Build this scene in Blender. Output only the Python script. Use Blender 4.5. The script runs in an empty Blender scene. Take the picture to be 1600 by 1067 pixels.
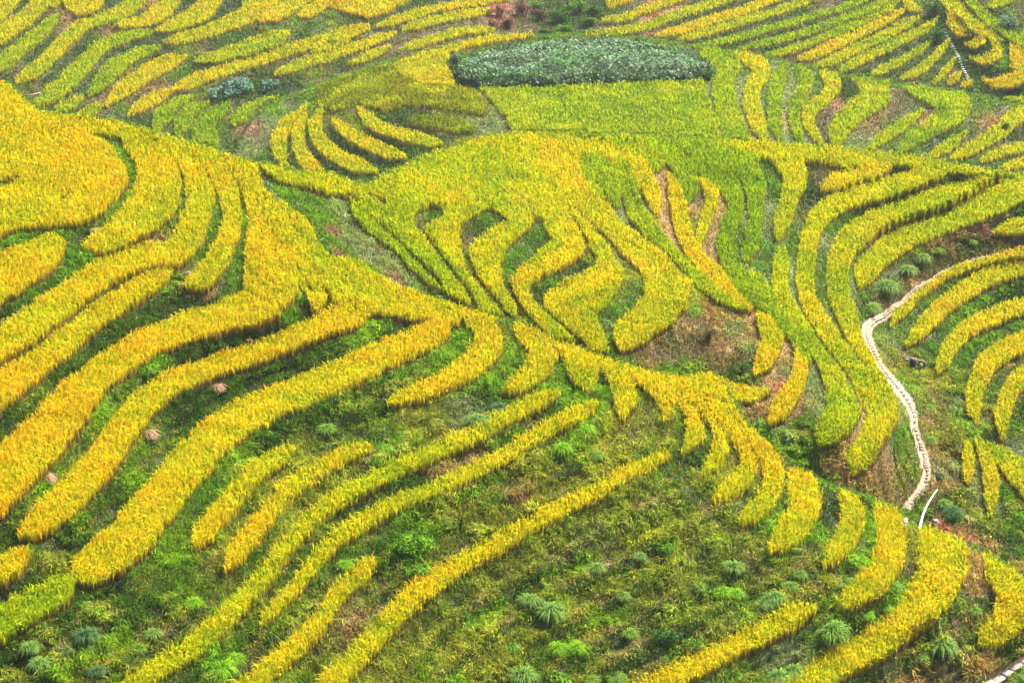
import bpy, math, random
import numpy as np

rng = np.random.default_rng(7)
random.seed(7)
scn = bpy.context.scene
COL = scn.collection

# ------------------------------------------------------------------ camera model (1600 x 1067 photograph)
F = 3111.0
PITCH = math.radians(22.0)
H0 = 80.0                      # height of the viewpoint over the datum
CP, SP = math.cos(PITCH), math.sin(PITCH)

def ray(u, v):
    a = (np.asarray(u, float) - 800.0) / F
    b = (533.5 - np.asarray(v, float)) / F
    return a, CP + b * SP, -SP + b * CP

def P3(u, v, z):
    """world point on the level plane z (z relative to the eye, negative) seen at u,v"""
    dx, dy, dz = ray(u, v)
    t = z / dz
    return np.stack([dx * t, dy * t, z + H0 + 0 * t], -1)

cam_d = bpy.data.cameras.new('camera')
cam = bpy.data.objects.new('camera', cam_d)
COL.objects.link(cam)
cam.location = (0, 0, H0)
cam.rotation_euler = (math.radians(90) - PITCH, 0, 0)
cam_d.sensor_width = 36.0
cam_d.lens = F / 1600.0 * 36.0
cam_d.clip_start = 1.0
cam_d.clip_end = 3000.0
scn.camera = cam

# ------------------------------------------------------------------ raster grid in survey coordinates
U0, V0, R = -260, -200, 2
NW, NH = 1060, 740
uu = U0 + (np.arange(NW) + 0.5) * R
vv = V0 + (np.arange(NH) + 0.5) * R

def vn(x, y, seed, scale):
    """smooth value noise, 0..1"""
    r = np.random.default_rng(seed)
    T = r.random((256, 256))
    x = np.asarray(x, float) / scale; y = np.asarray(y, float) / scale
    xi = np.floor(x).astype(int); yi = np.floor(y).astype(int)
    fx = x - xi; fy = y - yi
    fx = fx * fx * (3 - 2 * fx); fy = fy * fy * (3 - 2 * fy)
    g = lambda i, j: T[(yi + j) % 256, (xi + i) % 256]
    return (g(0, 0) * (1 - fx) + g(1, 0) * fx) * (1 - fy) + (g(0, 1) * (1 - fx) + g(1, 1) * fx) * fy

# ridge lines that part the four bodies of land: near spur A, middle hill B, round hill C, far slopes E
SIL = [(-260,105),(0,125),(20,132),(36,150),(62,169),(125,178),(187,188),(250,207),(325,225),(360,241),(400,250),(450,262),(520,268),(545,279),(575,284),(600,270),(650,245),(700,228),(760,210),(800,203),(880,204),(1000,207),(1130,215),(1220,221),(1300,227),(1370,234),(1440,242),(1500,255),(1600,270),(1860,300)]
AB = [(-260,90),(0,90),(380,200),(400,250),(440,300),(500,350),(560,400),(620,443),(700,467),(800,497),(875,530),(960,561),(1000,574),(1065,584),(1112,579),(1135,603),(1165,655),(1200,690),(1245,722),(1300,752),(1350,768),(1420,795),(1440,815),(1500,840),(1540,855),(1600,900),(1860,1010)]
CE = [(-260,400),(340,280),(362,238),(385,190),(400,170),(440,148),(480,135),(520,118),(560,105),(600,92),(650,80),(700,66),(760,52),(800,49),(850,49),(950,52),(1010,57),(1060,64),(1100,70),(1150,76),(1200,86),(1250,100),(1310,113),(1370,122),(1440,132),(1520,143),(1600,163),(1860,200)]
def li(pts, x):
    p = np.array(pts, float); return np.interp(x, p[:, 0], p[:, 1])
def layer_of(u, v):
    sil = li(SIL, u); ab = li(AB, u); ce = li(CE, u)
    front = v > sil
    L = np.where(front, np.where(v > ab, 0, 1), np.where(v > ce, 2, 3))
    return L
UU, VV = np.meshgrid(uu, vv)
LAY = layer_of(UU, VV)

ANCH = {
0: [(0,200,-40),(0,130,-39.5),(-200,250,-39.5),(300,225,-41.5),(300,290,-42),(400,262,-42.5),(450,330,-43.2),(470,440,-44.5),(600,478,-46),(700,500,-47),(770,500,-47.6),(870,540,-48.3),(1000,590,-50),(1065,590,-50.8),(1112,600,-51.3),(1150,680,-52.8),(1200,700,-53.5),(1300,760,-55.5),(1420,805,-57.3),(1540,862,-59),(1840,1010,-63),
 (0,430,-42.2),(100,372,-42),(100,300,-41.2),(250,270,-42),(140,383,-42.2),(-10,530,-42.9),(242,388,-42.9),(305,265,-42.8),(262,418,-43.5),(0,598,-43.5),(340,260,-43.3),(320,430,-43.5),(0,740,-44.6),(112,625,-44.6),(300,503,-44.6),(30,828,-45.8),(200,655,-45.8),(430,535,-45.8),(120,890,-46.9),(275,745,-46.9),(480,605,-46.9),(-30,990,-47.2),(380,755,-47.6),(450,765,-48),(365,865,-48),(195,1075,-48.8),(415,890,-48.7),(650,714,-48.7),(928,628,-49.3),(710,746,-49.4),(430,945,-49.4),(385,1075,-50.1),(550,897,-50.1),(1042,706,-51),(820,820,-51),(520,1060,-51),(1000,1078,-55.3),(1195,980,-55.8),(1250,800,-54.3),(1320,835,-55.1),(1375,892,-55.9),(1475,885,-57.5),(1220,1080,-57.5),(1580,930,-59.3),(1580,1050,-62),(1400,1067,-60),(1840,1260,-65),(-200,1260,-51),(500,1260,-53.5),(1000,1260,-59),(900,930,-53)],
1: [(400,255,-42.6),(450,262,-43),(440,300,-43.3),(500,330,-45),(575,284,-45.5),(600,270,-45.8),(700,228,-47),(800,205,-47.5),(900,207,-48.8),(1000,210,-50.2),(1085,214,-51.6),(1130,217,-52.3),(1220,221,-53.2),(1300,228,-53.8),(1370,235,-54.5),(1440,243,-55),(1500,255,-55.5),(1600,272,-56.5),(1840,300,-58.5),(850,235,-48.6),(905,270,-49.6),
 (560,390,-46.5),(650,440,-47.4),(750,487,-48.7),(850,520,-50.1),(930,545,-51.5),(1000,565,-53),(1100,570,-54.5),(1150,640,-55.3),(1250,722,-57.0),(1340,760,-59.4),(1500,830,-64.2),(1600,880,-65.5),(1840,980,-68),
 (560,310,-45.8),(630,330,-46.6),(715,330,-47.4),(740,445,-47.9),(812,335,-48),(778,440,-48.4),(890,352,-49),(825,467,-49.2),(962,392,-50),(892,492,-50.1),(1040,450,-51.2),(975,530,-51.6),(960,300,-50.6),(1050,380,-52),(1142,292,-53),(1178,455,-53.2),(1180,300,-53.6),(1165,400,-53.6),(1235,305,-54.4),(1222,440,-54.8),(1300,665,-55.2),(1400,285,-55.5),(1258,430,-55.8),(1372,640,-56.2),(1475,305,-56.6),(1306,440,-56.6),(1345,535,-56.9),(1565,305,-57.5),(1345,445,-57.8),(1600,348,-58.5),(1600,380,-59.5),(1450,430,-60.2),(1360,490,-60.6),(1400,580,-61.6),(1440,680,-62.6),(1420,800,-63.8),
 (1060,330,-51.8),(1110,400,-53),(1160,500,-54),(1220,600,-55.2),(1060,520,-53.3),
 (1500,414,-60.4),(1515,447,-60.9),(1440,507,-61),(1587,417,-60.8),(1500,520,-61.6),(1590,478,-61.5),(1530,600,-62.4),(1590,535,-62.2),(1570,640,-63),(1513,720,-63.3),(1590,735,-64),(1600,830,-65)],
2: [(720,110,-65),(900,60,-65),(1100,110,-65),(760,140,-65.2),(1110,130,-65.2),(800,198,-65.5),(1125,210,-65.8),(960,170,-65.3),(600,200,-66.2),(575,222,-66.9),(500,218,-67.7),(466,205,-68.5),(437,225,-69.3),(375,200,-71),(400,235,-70.6),(600,120,-65.8),(500,140,-67.5),(440,150,-71),(600,255,-68),(560,168,-66),
 (1180,160,-66.2),(1208,170,-66.7),(1240,180,-67.1),(1292,148,-67.6),(1270,215,-67.8),(1350,160,-68.3),(1475,160,-69.4),(1585,180,-70.5),(1530,250,-71.3),(1450,243,-70.6),(1358,230,-69.1),(1840,250,-73),(1640,265,-72),(1150,80,-65.8),(1300,115,-67.2)],
3: [(0,-20,-66),(0,48,-67.5),(5,95,-68.8),(55,162,-71),(200,15,-67.5),(240,48,-68.5),(165,122,-70.5),(180,148,-71.2),(300,60,-69.2),(230,112,-70.8),(350,108,-71),(300,124,-71.3),(255,180,-72.3),(320,212,-73),(380,178,-72.6),(340,140,-72.1),(430,130,-72.5),(540,110,-71.8),(600,95,-71.5),
 (620,50,-70),(618,20,-69.5),(700,45,-71),(770,44,-71.5),(700,5,-70),(500,0,-68.2),(460,60,-70),(800,20,-72),(900,20,-72),(900,-10,-71),(960,48,-72),(1060,20,-71),(1110,6,-70.6),(1075,41,-71.5),(1060,60,-72),(1150,58,-72.2),(1155,75,-72.8),(1212,82,-73),(1200,20,-71.2),(1275,0,-70),(1300,51,-71.6),(1250,90,-73.2),(1350,46,-72),(1400,20,-70.8),(1400,66,-72.5),(1464,27,-71),(1362,114,-74),(1460,127,-74.6),(1484,62,-72.8),(1510,110,-74.5),(1490,0,-69),(1530,45,-70),(1556,75,-71.5),(1590,115,-73),(1600,50,-70.5),(1600,150,-74.8),(1840,100,-73),(700,-200,-62),(0,-200,-60),(1500,-200,-62),(-240,100,-69),(1840,-200,-62)],
}
def tps_fit(pts):
    p = np.array(pts, float); x = p[:, :2] / 400.0; n = len(p)
    d = np.hypot(x[:, None, 0] - x[None, :, 0], x[:, None, 1] - x[None, :, 1])
    K = np.where(d > 0, d * d * np.log(d + 1e-12), 0) + 0.02 * np.eye(n)
    A = np.zeros((n + 3, n + 3)); A[:n, :n] = K
    A[:n, n] = 1; A[:n, n + 1:] = x; A[n:, :n] = A[:n, n:].T
    w = np.linalg.solve(A, np.concatenate([p[:, 2], np.zeros(3)]))
    return x, w
def tps_eval(fit, u, v):
    x, w = fit; u = np.asarray(u, float) / 400.0; v = np.asarray(v, float) / 400.0
    out = w[-3] + w[-2] * u + w[-1] * v
    for i in range(len(x)):
        d2 = (u - x[i, 0]) ** 2 + (v - x[i, 1]) ** 2
        out = out + w[i] * 0.5 * d2 * np.log(d2 + 1e-12)
    return out
FIT = {k: tps_fit(a) for k, a in ANCH.items()}
def hsm(u, v, L):
    return np.clip(tps_eval(FIT[L], u, v), -78, -36)
HS = np.zeros((NH, NW))
for L in range(4):
    hL = hsm(UU[::4, ::4], VV[::4, ::4], L)
    hL = np.kron(hL, np.ones((4, 4)))[:NH, :NW]
    # smooth the blocks
    for ax in (0, 1):
        k = 4; c = np.cumsum(np.pad(hL, [(k, k) if a == ax else (0, 0) for a in (0, 1)], mode='edge'), axis=ax)
        n = hL.shape[ax]
        a = np.take(c, np.arange(2 * k, 2 * k + n), axis=ax) - np.concatenate([np.zeros_like(np.take(c, [0], axis=ax)), np.take(c, np.arange(0, n - 1), axis=ax)], axis=ax)
        hL = a / (2 * k + 1)
    HS = np.where(LAY == L, hL, HS)
# ------------------------------------------------------------------ rice plots, surveyed one by one
# (zone, layer, ripeness 0 green..1 orange, kind, points)   kind R = ribbon (u, v, width)  P = outline (u, v)
ZONES = {
 'crest': (None, 'on the near ridge'),
 'nearL': ('y', 'on the near left slope'),
 'weedy': ('x', 'on the weedy slope at bottom centre'),
 'nose': ('x', 'hanging off the near ridge crest'),
 'spurR': ('x', 'on the spur at bottom right'),
 'midtop': (None, 'over the top of the middle hill'),
 'zigzag': ('x', 'among the zigzags of the middle hill'),
 'dry': ('x', 'in the dry gully of the middle hill'),
 'midR': ('x', 'on the right flank of the middle hill'),
 'bowl': ('y', 'in the bowl right of the stone path'),
 'fan': ('x', 'in the fan left of the round hill'),
 'round': (None, 'on the round hill'),
 'roundR': ('x', 'just right of the round hill top'),
 'farR': ('x', 'below the far ridge at right'),
 'farTL': ('x', 'in the top left corner'),
 'farL': ('y', 'on the far left hillside'),
 'gullyL': ('x', 'in the far left gully bottom'),
 'farC': ('x', 'on the far slope left of centre'),
 'farT': ('x', 'on the far slope right of the bushes'),
 'farF': ('x', 'beside the white steps at top right'),
 'farK': ('y', 'on the knoll in the top right corner'),
}
PLOTS = [
# ---- far hillsides first
('farTL',3,.66,'R',[(-30,40,26),(10,8,20),(25,-10,18)]),
('farTL',3,.66,'R',[(-40,85,24),(8,48,22),(38,27,22),(62,5,22),(75,-25,20)]),
('farTL',3,.6,'R',[(85,-5,16),(86,7,10)]),
('farL',3,.42,'R',[(92,20,10),(75,38,14),(55,55,18),(30,75,20),(5,95,22),(-30,115,22)]),
('farTL',3,.7,'R',[(110,0,20),(130,12,20),(150,0,18),(160,-20,16)]),
('farL',3,.6,'R',[(225,-10,16),(200,12,18),(165,26,14),(135,35,14),(115,50,18),(85,80,18),(58,105,18),(28,125,14)]),
('farL',3,.5,'R',[(240,48,8),(190,57,12),(158,72,16),(132,98,22),(108,122,24),(80,146,22),(55,162,16)]),
('farTL',3,.66,'R',[(280,-20,20),(255,12,24),(225,30,14),(205,35,12),(180,38,8)]),
('farTL',3,.72,'R',[(340,-20,24),(320,12,26),(290,30,20),(262,40,12),(245,45,8)]),
('farC',3,.72,'R',[(480,-20,40),(440,8,34),(408,28,24)]),
('farL',3,.66,'R',[(400,-5,34),(392,18,26),(355,35,18),(315,50,14),(285,58,12),(256,64,8)]),
('farL',3,.42,'R',[(250,72,10),(215,82,14),(185,100,20),(162,122,22),(142,142,20)]),
('gullyL',3,.5,'R',[(130,150,10),(105,162,14),(85,173,10)]),
('farL',3,.74,'R',[(288,88,10),(262,96,20),(230,112,22),(200,132,22),(180,148,16),(168,160,10)]),
('farL',3,.5,'R',[(450,50,16),(420,62,22),(380,75,18),(345,84,14),(305,93,8)]),
('farL',3,.7,'R',[(575,40,12),(540,50,14),(490,65,12),(440,80,12),(400,94,12),(350,108,12),(305,124,14),(272,137,12)]),
('gullyL',3,.7,'R',[(268,140,12),(240,153,16),(215,167,14),(200,178,8)]),
('gullyL',3,.36,'R',[(302,150,10),(275,160,14),(255,180,26),(245,198,26)]),
('gullyL',3,.34,'R',[(325,160,10),(300,170,16),(285,190,26),(280,208,24)]),
('gullyL',3,.34,'R',[(358,160,10),(345,170,14),(320,190,26),(320,212,36),(335,228,24)]),
('gullyL',3,.42,'R',[(435,150,10),(405,165,18),(380,178,20),(365,190,16)]),
('gullyL',3,.5,'R',[(160,165,8),(140,172,12),(120,180,8)]),
('farC',3,.78,'P',[(510,-30),(660,-30),(640,0),(600,20),(575,26),(545,18),(510,8)]),
('farC',3,.78,'R',[(505,2,18),(485,15,16),(468,22,10)]),
('farC',3,.7,'R',[(790,-5,8),(725,5,8),(675,13,10),(637,24,12),(590,38,8)]),
('farC',3,.62,'R',[(768,14,10),(725,21,10),(675,31,11),(630,43,10)]),
('farC',3,.6,'R',[(772,44,9),(720,48,10),(675,60,10),(645,70,10),(625,75,7)]),
('farC',3,.6,'R',[(545,62,8),(515,70,9),(488,80,8)]),
('farC',3,.62,'R',[(618,50,9),(565,68,12),(512,86,12),(465,100,12),(430,114,10)]),
('farC',3,.6,'R',[(610,72,8),(575,86,10),(545,98,7)]),
('farT',3,.75,'R',[(985,-8,14),(955,3,12)]),
('farT',3,.7,'R',[(942,30,7),(980,25,9),(1005,14,10),(1040,3,10),(1070,-8,10)]),
('farT',3,.58,'R',[(915,50,6),(960,48,7),(1010,38,10),(1060,20,11),(1110,6,10),(1150,-8,10)]),
('farT',3,.8,'R',[(1025,55,8),(1075,41,11),(1125,26,11),(1175,10,11),(1215,-6,10)]),
('farT',3,.62,'R',[(1060,60,7),(1112,46,9),(1162,31,10),(1200,20,9),(1235,9,9),(1275,-6,9)]),
('farT',3,.4,'R',[(1100,68,7),(1150,58,8),(1200,43,8),(1240,33,9),(1280,21,8),(1325,8,8),(1365,-8,8)]),
('farT',3,.38,'R',[(1155,75,6),(1200,64,8),(1235,55,9),(1280,42,10),(1325,25,9),(1365,10,9),(1395,-8,9)]),
('farT',3,.42,'R',[(1195,84,6),(1225,79,8),(1262,67,9),(1300,51,10),(1350,32,10),(1385,15,10),(1400,-2,8)]),
('farT',3,.74,'R',[(1248,90,8),(1275,82,12),(1305,68,13),(1350,46,13),(1390,26,12),(1412,14,10)]),
('farF',3,.56,'R',[(1275,103,8),(1300,93,12),(1335,76,12),(1375,58,13),(1412,38,12),(1436,27,8)]),
('farF',3,.56,'R',[(1312,110,10),(1345,92,12),(1400,66,12),(1445,44,11),(1464,27,9)]),
('farF',3,.5,'R',[(1362,114,10),(1390,102,11),(1425,84,10),(1454,64,7)]),
('farF',3,.54,'R',[(1408,122,10),(1440,106,11),(1466,82,10),(1484,62,8)]),
('farF',3,.54,'R',[(1460,127,8),(1475,112,8),(1492,90,7)]),
('farF',3,.7,'R',[(1482,128,8),(1500,114,7)]),
('farF',3,.7,'R',[(1505,132,8),(1518,125,7)]),
('farF',3,.66,'R',[(1416,-4,12),(1422,8,10),(1438,15,9)]),
('farK',3,.6,'R',[(1470,-20,30),(1500,15,22),(1535,45,16),(1565,62,10)]),
('farK',3,.36,'R',[(1500,-20,12),(1540,25,14),(1570,45,14),(1600,65,14),(1650,85,14)]),
('farK',3,.4,'R',[(1540,10,12),(1580,-6,14)]),
('farK',3,.45,'R',[(1590,55,12),(1640,40,16)]),
('farK',3,.8,'R',[(1485,15,16),(1488,30,16),(1500,45,18),(1515,53,12)]),
('farK',3,.8,'R',[(1510,68,8),(1525,66,14),(1536,56,10),(1526,40,9)]),
('farK',3,.78,'R',[(1515,88,6),(1535,92,12),(1555,85,16),(1556,65,13),(1540,48,8)]),
('farK',3,.76,'R',[(1535,122,7),(1560,128,14),(1592,115,26),(1594,90,30),(1580,68,12)]),
('farK',3,.35,'R',[(1570,152,10),(1620,158,12)]),
# ---- round hill
('fan',2,.66,'R',[(457,180,22),(442,200,24),(435,225,22),(445,258,18)]),
('fan',2,.68,'R',[(478,158,10),(470,180,16),(466,205,18),(468,230,20),(485,255,22),(505,272,20)]),
('fan',2,.62,'R',[(500,172,16),(493,192,20),(500,218,22),(525,240,20),(555,254,20),(590,266,12)]),
('fan',2,.68,'R',[(522,188,18),(545,205,18),(575,222,18),(605,234,18),(632,243,14)]),
('fan',2,.66,'R',[(560,168,16),(580,188,18),(610,203,16),(650,213,16),(690,223,14)]),
('round',2,.70,'P',[(610,100),(650,84),(700,70),(760,54),(830,49),(835,54),(740,70),(705,80),(700,105),(712,130),(660,128),(620,112)]),
('round',2,.48,'P',[(490,160),(500,132),(560,108),(612,98),(625,114),(660,130),(715,132),(745,140),(762,155),(760,176),(720,172),(640,160),(600,172),(560,158),(520,172)]),
('round',2,.42,'R',[(640,185,12),(690,190,18),(740,200,16)]),
('round',2,.42,'P',[(748,133),(800,135),(900,130),(1000,124),(1100,122),(1108,150),(1120,190),(1128,214),(1060,212),(980,210),(900,208),(800,206),(790,180),(770,160)]),
('roundR',2,.38,'P',[(1080,68),(1120,75),(1150,85),(1160,100),(1150,115),(1148,140),(1152,165),(1165,190),(1175,218),(1133,218),(1120,185),(1113,150),(1113,120),(1105,95)]),
('roundR',2,.6,'R',[(1150,82,14),(1178,92,24),(1190,110,26),(1177,135,24),(1174,160,24),(1183,185,24),(1195,214,22)]),
('roundR',2,.34,'R',[(1228,95,18),(1217,120,20),(1210,150,20),(1211,185,20),(1218,216,16)]),
('roundR',2,.34,'R',[(1245,105,22),(1260,125,22),(1250,150,20),(1241,170,16),(1243,195,16),(1252,220,14)]),
('roundR',2,.56,'R',[(1285,112,24),(1302,128,24),(1292,148,20),(1272,166,18),(1262,182,16),(1272,205,12),(1285,222,12)]),
('roundR',2,.44,'R',[(1335,120,18),(1365,132,38),(1372,148,34),(1340,170,34),(1315,195,32),(1305,224,28)]),
('farR',2,.38,'R',[(1415,132,16),(1475,150,38),(1497,166,38),(1455,198,26),(1425,215,22),(1405,235,16)]),
('farR',2,.52,'R',[(1440,172,12),(1412,192,16),(1382,212,16),(1358,230,14)]),
('farR',2,.56,'R',[(1508,206,14),(1480,226,16),(1452,243,14)]),
('farR',2,.6,'R',[(1640,160,24),(1588,180,24),(1560,205,20),(1525,225,18),(1490,245,16)]),
('farR',2,.62,'R',[(1640,220,12),(1575,232,13),(1535,248,12)]),
('farR',2,.66,'R',[(1660,240,16),(1595,253,14),(1562,262,10)]),
# ---- middle hill
('midtop',1,.58,'P',[(400,250),(450,260),(520,266),(545,277),(575,282),(600,268),(650,243),(700,226),(760,208),(800,201),(860,202),(890,225),(905,265),(880,320),(830,318),(790,300),(740,300),(700,306),(650,312),(620,318),(590,318),(560,300),(520,300),(470,285),(430,275)]),
('midtop',1,.40,'P',[(860,202),(1000,205),(1130,213),(1220,219),(1225,232),(1180,250),(1150,240),(1110,245),(1080,235),(1050,238),(1030,262),(985,262),(960,250),(920,235)]),
('midtop',1,.70,'R',[(872,212,22),(905,220,26),(945,232,28),(985,255,26),(1000,272,22),(1000,290,12)]),
('midtop',1,.6,'P',[(1130,213),(1220,219),(1300,225),(1370,232),(1440,240),(1500,253),(1600,268),(1700,282),(1700,310),(1600,285),(1560,275),(1500,268),(1440,262),(1380,250),(1330,262),(1280,248),(1240,250),(1180,240)]),
('zigzag',1,.55,'P',[(548,300),(600,296),(720,298),(860,300),(905,320),(950,360),(985,430),(985,500),(975,545),(930,545),(900,528),(862,520),(806,492),(752,482),(700,455),(672,425),(640,395),(600,362),(570,335)]),
('zigzag',1,.42,'R',[(552,308,26),(580,335,38),(612,360,36),(640,388,34),(668,415,34),(697,445,22)]),
('zigzag',1,.48,'R',[(600,312,22),(640,352,22),(672,378,34),(692,400,38),(712,422,38),(735,450,30),(752,474,18)]),
('zigzag',1,.62,'R',[(712,300,40),(708,330,36),(705,358,36),(722,390,36),(742,420,34),(760,445,28),(775,468,20),(784,482,10)]),
('zigzag',1,.64,'R',[(815,300,34),(814,335,40),(790,355,40),(762,372,42),(744,397,40),(759,425,38),(780,450,34),(798,474,26),(806,486,14)]),
('zigzag',1,.72,'R',[(800,292,40),(835,298,40),(870,320,42),(900,348,42),(906,366,40),(894,391,34),(860,407,28),(826,421,26),(804,441,24),(815,465,22),(832,487,20),(858,513,14)]),
('zigzag',1,.70,'R',[(890,290,40),(927,324,38),(955,355,38),(968,382,38),(966,404,36),(939,431,30),(910,443,26),(882,453,26),(864,466,28),(878,482,30),(898,500,34),(922,525,28),(932,540,14)]),
('zigzag',1,.74,'R',[(950,458,10),(930,466,14),(912,473,16),(898,484,16)]),
('zigzag',1,.72,'R',[(850,232,50),(885,258,64),(925,300,62),(967,345,54),(1000,378,58),(1029,402,66),(1044,442,72),(1030,478,60),(990,506,56),(972,536,36)]),
('dry',1,.38,'R',[(912,240,26),(935,268,46),(952,292,38),(966,315,14)]),
('dry',1,.4,'R',[(968,245,24),(982,285,24),(994,325,26),(1018,352,26),(1045,378,26),(1072,408,24),(1098,436,20),(1130,460,16),(1165,478,12)]),
('dry',1,.74,'R',[(1000,245,18),(1010,273,22),(1020,300,24),(1028,328,16)]),
('dry',1,.80,'R',[(1045,270,14),(1057,296,24),(1062,330,26),(1070,360,24),(1090,397,24),(1124,431,24),(1152,456,20),(1172,476,14)]),
('dry',1,.34,'R',[(1040,232,22),(1062,252,30),(1075,275,30),(1077,298,22),(1074,312,10)]),
('dry',1,.74,'R',[(1095,277,14),(1110,292,22),(1112,312,20),(1100,345,16),(1091,384,14)]),
('dry',1,.74,'R',[(1185,490,22),(1205,515,34),(1200,545,32),(1182,577,20)]),
('dry',1,.76,'R',[(1215,482,16),(1242,515,18),(1252,550,20),(1246,590,24),(1225,625,30),(1205,655,22)]),
('dry',1,.66,'R',[(1105,588,16),(1135,603,24),(1168,612,22),(1200,606,16)]),
('midR',1,.32,'R',[(1085,245,30),(1115,265,32),(1142,292,30),(1152,320,28),(1140,350,28),(1133,378,26),(1142,408,26),(1158,435,28),(1178,455,28),(1200,480,20)]),
('midR',1,.30,'R',[(1120,240,30),(1160,262,44),(1180,300,44),(1186,335,30),(1178,370,28),(1165,400,24)]),
('midR',1,.34,'R',[(1172,422,20),(1188,445,26),(1205,470,26),(1225,500,24),(1252,532,20),(1265,560,14)]),
('midR',1,.56,'R',[(1205,240,24),(1228,250,32),(1243,272,36),(1234,305,28),(1223,340,26),(1217,366,22)]),
('midR',1,.5,'R',[(1222,384,26),(1220,420,26),(1222,455,26),(1240,490,26),(1268,528,28),(1295,560,34),(1316,600,50),(1318,635,52),(1300,665,44),(1282,688,24)]),
('midR',1,.72,'R',[(1390,255,24),(1350,270,26),(1310,280,26),(1285,290,18)]),
('midR',1,.62,'R',[(1480,262,20),(1440,275,28),(1395,290,30),(1345,302,30),(1308,315,32),(1282,335,32),(1266,365,30),(1260,400,28),(1258,430,28),(1264,465,26),(1284,500,28),(1315,542,38),(1345,580,50),(1372,615,50),(1380,642,48),(1365,675,42),(1345,708,40),(1332,732,26)]),
('midR',1,.6,'R',[(1570,272,14),(1530,285,24),(1475,305,34),(1415,325,34),(1365,345,36),(1328,372,40),(1312,405,36),(1310,440,34),(1316,470,32),(1328,500,28),(1345,535,30),(1365,565,26)]),
('midR',1,.6,'R',[(1680,275,30),(1600,287,46),(1565,305,44),(1520,328,34),(1470,348,30),(1415,370,34),(1378,393,38),(1355,418,36),(1345,440,24)]),
('midR',1,.62,'R',[(1555,360,14),(1580,353,22),(1620,344,26),(1680,335,28)]),
('bowl',1,.70,'R',[(1680,380,12),(1590,393,14),(1540,402,14),(1500,414,16),(1462,432,18),(1432,455,20),(1408,480,20),(1393,500,14)]),
('bowl',1,.70,'R',[(1680,408,20),(1590,418,20),(1550,428,26),(1515,447,28),(1485,467,26),(1460,488,26),(1438,512,22),(1418,532,14)]),
('bowl',1,.70,'R',[(1680,460,22),(1590,478,24),(1550,492,24),(1512,510,24),(1488,535,24),(1472,562,20),(1466,578,12)]),
('bowl',1,.68,'R',[(1680,490,26),(1595,533,28),(1555,553,30),(1533,580,28),(1523,608,26),(1522,635,20),(1528,655,12)]),
('bowl',1,.68,'R',[(1680,545,24),(1604,582,26),(1584,600,26),(1572,625,24),(1567,650,22),(1568,678,14)]),
('bowl',1,.64,'R',[(1512,690,18),(1513,720,16),(1513,750,12)]),
('bowl',1,.64,'R',[(1525,682,14),(1540,705,20),(1548,740,22),(1549,775,18),(1547,800,10)]),
('bowl',1,.58,'R',[(1545,690,14),(1570,710,26),(1592,735,36),(1630,775,34)]),
# ---- near spur
('crest',0,.70,'P',[(-260,100),(0,122),(20,130),(36,148),(62,167),(125,176),(187,186),(250,205),(325,223),(360,239),(400,248),(412,290),(440,330),(480,400),(500,458),(440,395),(390,322),(335,262),(260,228),(180,207),(60,200),(-260,190)]),
('crest',0,.68,'P',[(398,285),(440,310),(490,350),(492,368),(520,400),(560,402),(595,425),(620,443),(650,453),(690,465),(740,482),(800,498),(830,520),(760,512),(700,500),(600,487),(540,475),(505,462),(470,415),(440,375),(412,335)]),
('crest',0,.72,'P',[(780,492),(840,508),(875,528),(912,544),(960,559),(1000,572),(1065,582),(1112,577),(1138,603),(1128,630),(1100,612),(1050,607),(1000,597),(940,577),(880,547),(820,522),(770,505)]),
('nearL',0,.76,'P',[(-260,195),(60,195),(130,200),(170,220),(190,250),(205,278),(180,305),(150,333),(125,345),(60,350),(30,350),(0,365),(-60,385),(-260,420)]),
('nearL',0,.72,'R',[(195,215,20),(235,238,46),(250,275,66),(238,312,66),(205,345,48),(165,370,34),(134,382,20)]),
('nearL',0,.76,'R',[(92,374,38),(65,392,50),(32,412,56),(-10,435,62),(-60,455,64)]),
('nearL',0,.72,'R',[(268,230,26),(303,265,38),(312,300,40),(306,335,40),(292,370,42),(270,390,34),(242,392,32),(200,404,34),(150,430,38),(100,464,42),(50,499,46),(0,532,46),(-50,560,46)]),
('nearL',0,.74,'R',[(264,420,22),(228,440,26),(190,464,27),(150,489,30),(110,521,32),(75,549,36),(38,576,40),(0,604,44),(-50,638,46)]),
('nearL',0,.70,'R',[(330,245,28),(354,290,36),(361,335,34),(351,375,32),(336,405,32),(315,430,30),(294,440,20)]),
('nearL',0,.78,'R',[(382,290,24),(398,345,30),(415,392,60),(425,427,82),(405,465,60),(355,487,44),(300,503,42),(250,522,38),(205,545,42),(155,580,46),(112,625,58),(65,680,66),(20,725,72),(-40,785,78)]),
('nearL',0,.76,'R',[(445,395,30),(480,425,34),(498,450,34),(493,474,28)]),
('nearL',0,.76,'R',[(575,478,34),(530,494,32),(480,512,30),(430,535,30),(380,553,26),(325,570,28),(270,592,32),(230,620,38),(200,655,40),(172,695,44),(140,735,48),(100,775,46),(60,812,36),(32,828,22)]),
('nearL',0,.72,'R',[(690,488,34),(680,513,34),(640,533,36),(590,553,40),(540,578,42),(480,603,44),(420,626,46),(370,653,50),(320,693,56),(275,743,60),(235,793,60),(195,838,62),(150,872,54),(118,890,36)]),
('nearL',0,.45,'R',[(110,900,38),(75,925,40),(30,950,42),(-40,990,46)]),
('nearL',0,.66,'R',[(40,860,24),(10,880,32),(-40,905,36)]),
('weedy',0,.72,'R',[(462,697,16),(430,712,24),(400,732,28),(370,765,30),(345,795,32),(320,825,28),(305,848,16)]),
('weedy',0,.78,'R',[(578,695,20),(545,704,22),(510,722,22),(470,745,26),(440,772,28),(415,803,28),(385,838,28),(365,865,22),(352,885,12)]),
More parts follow.
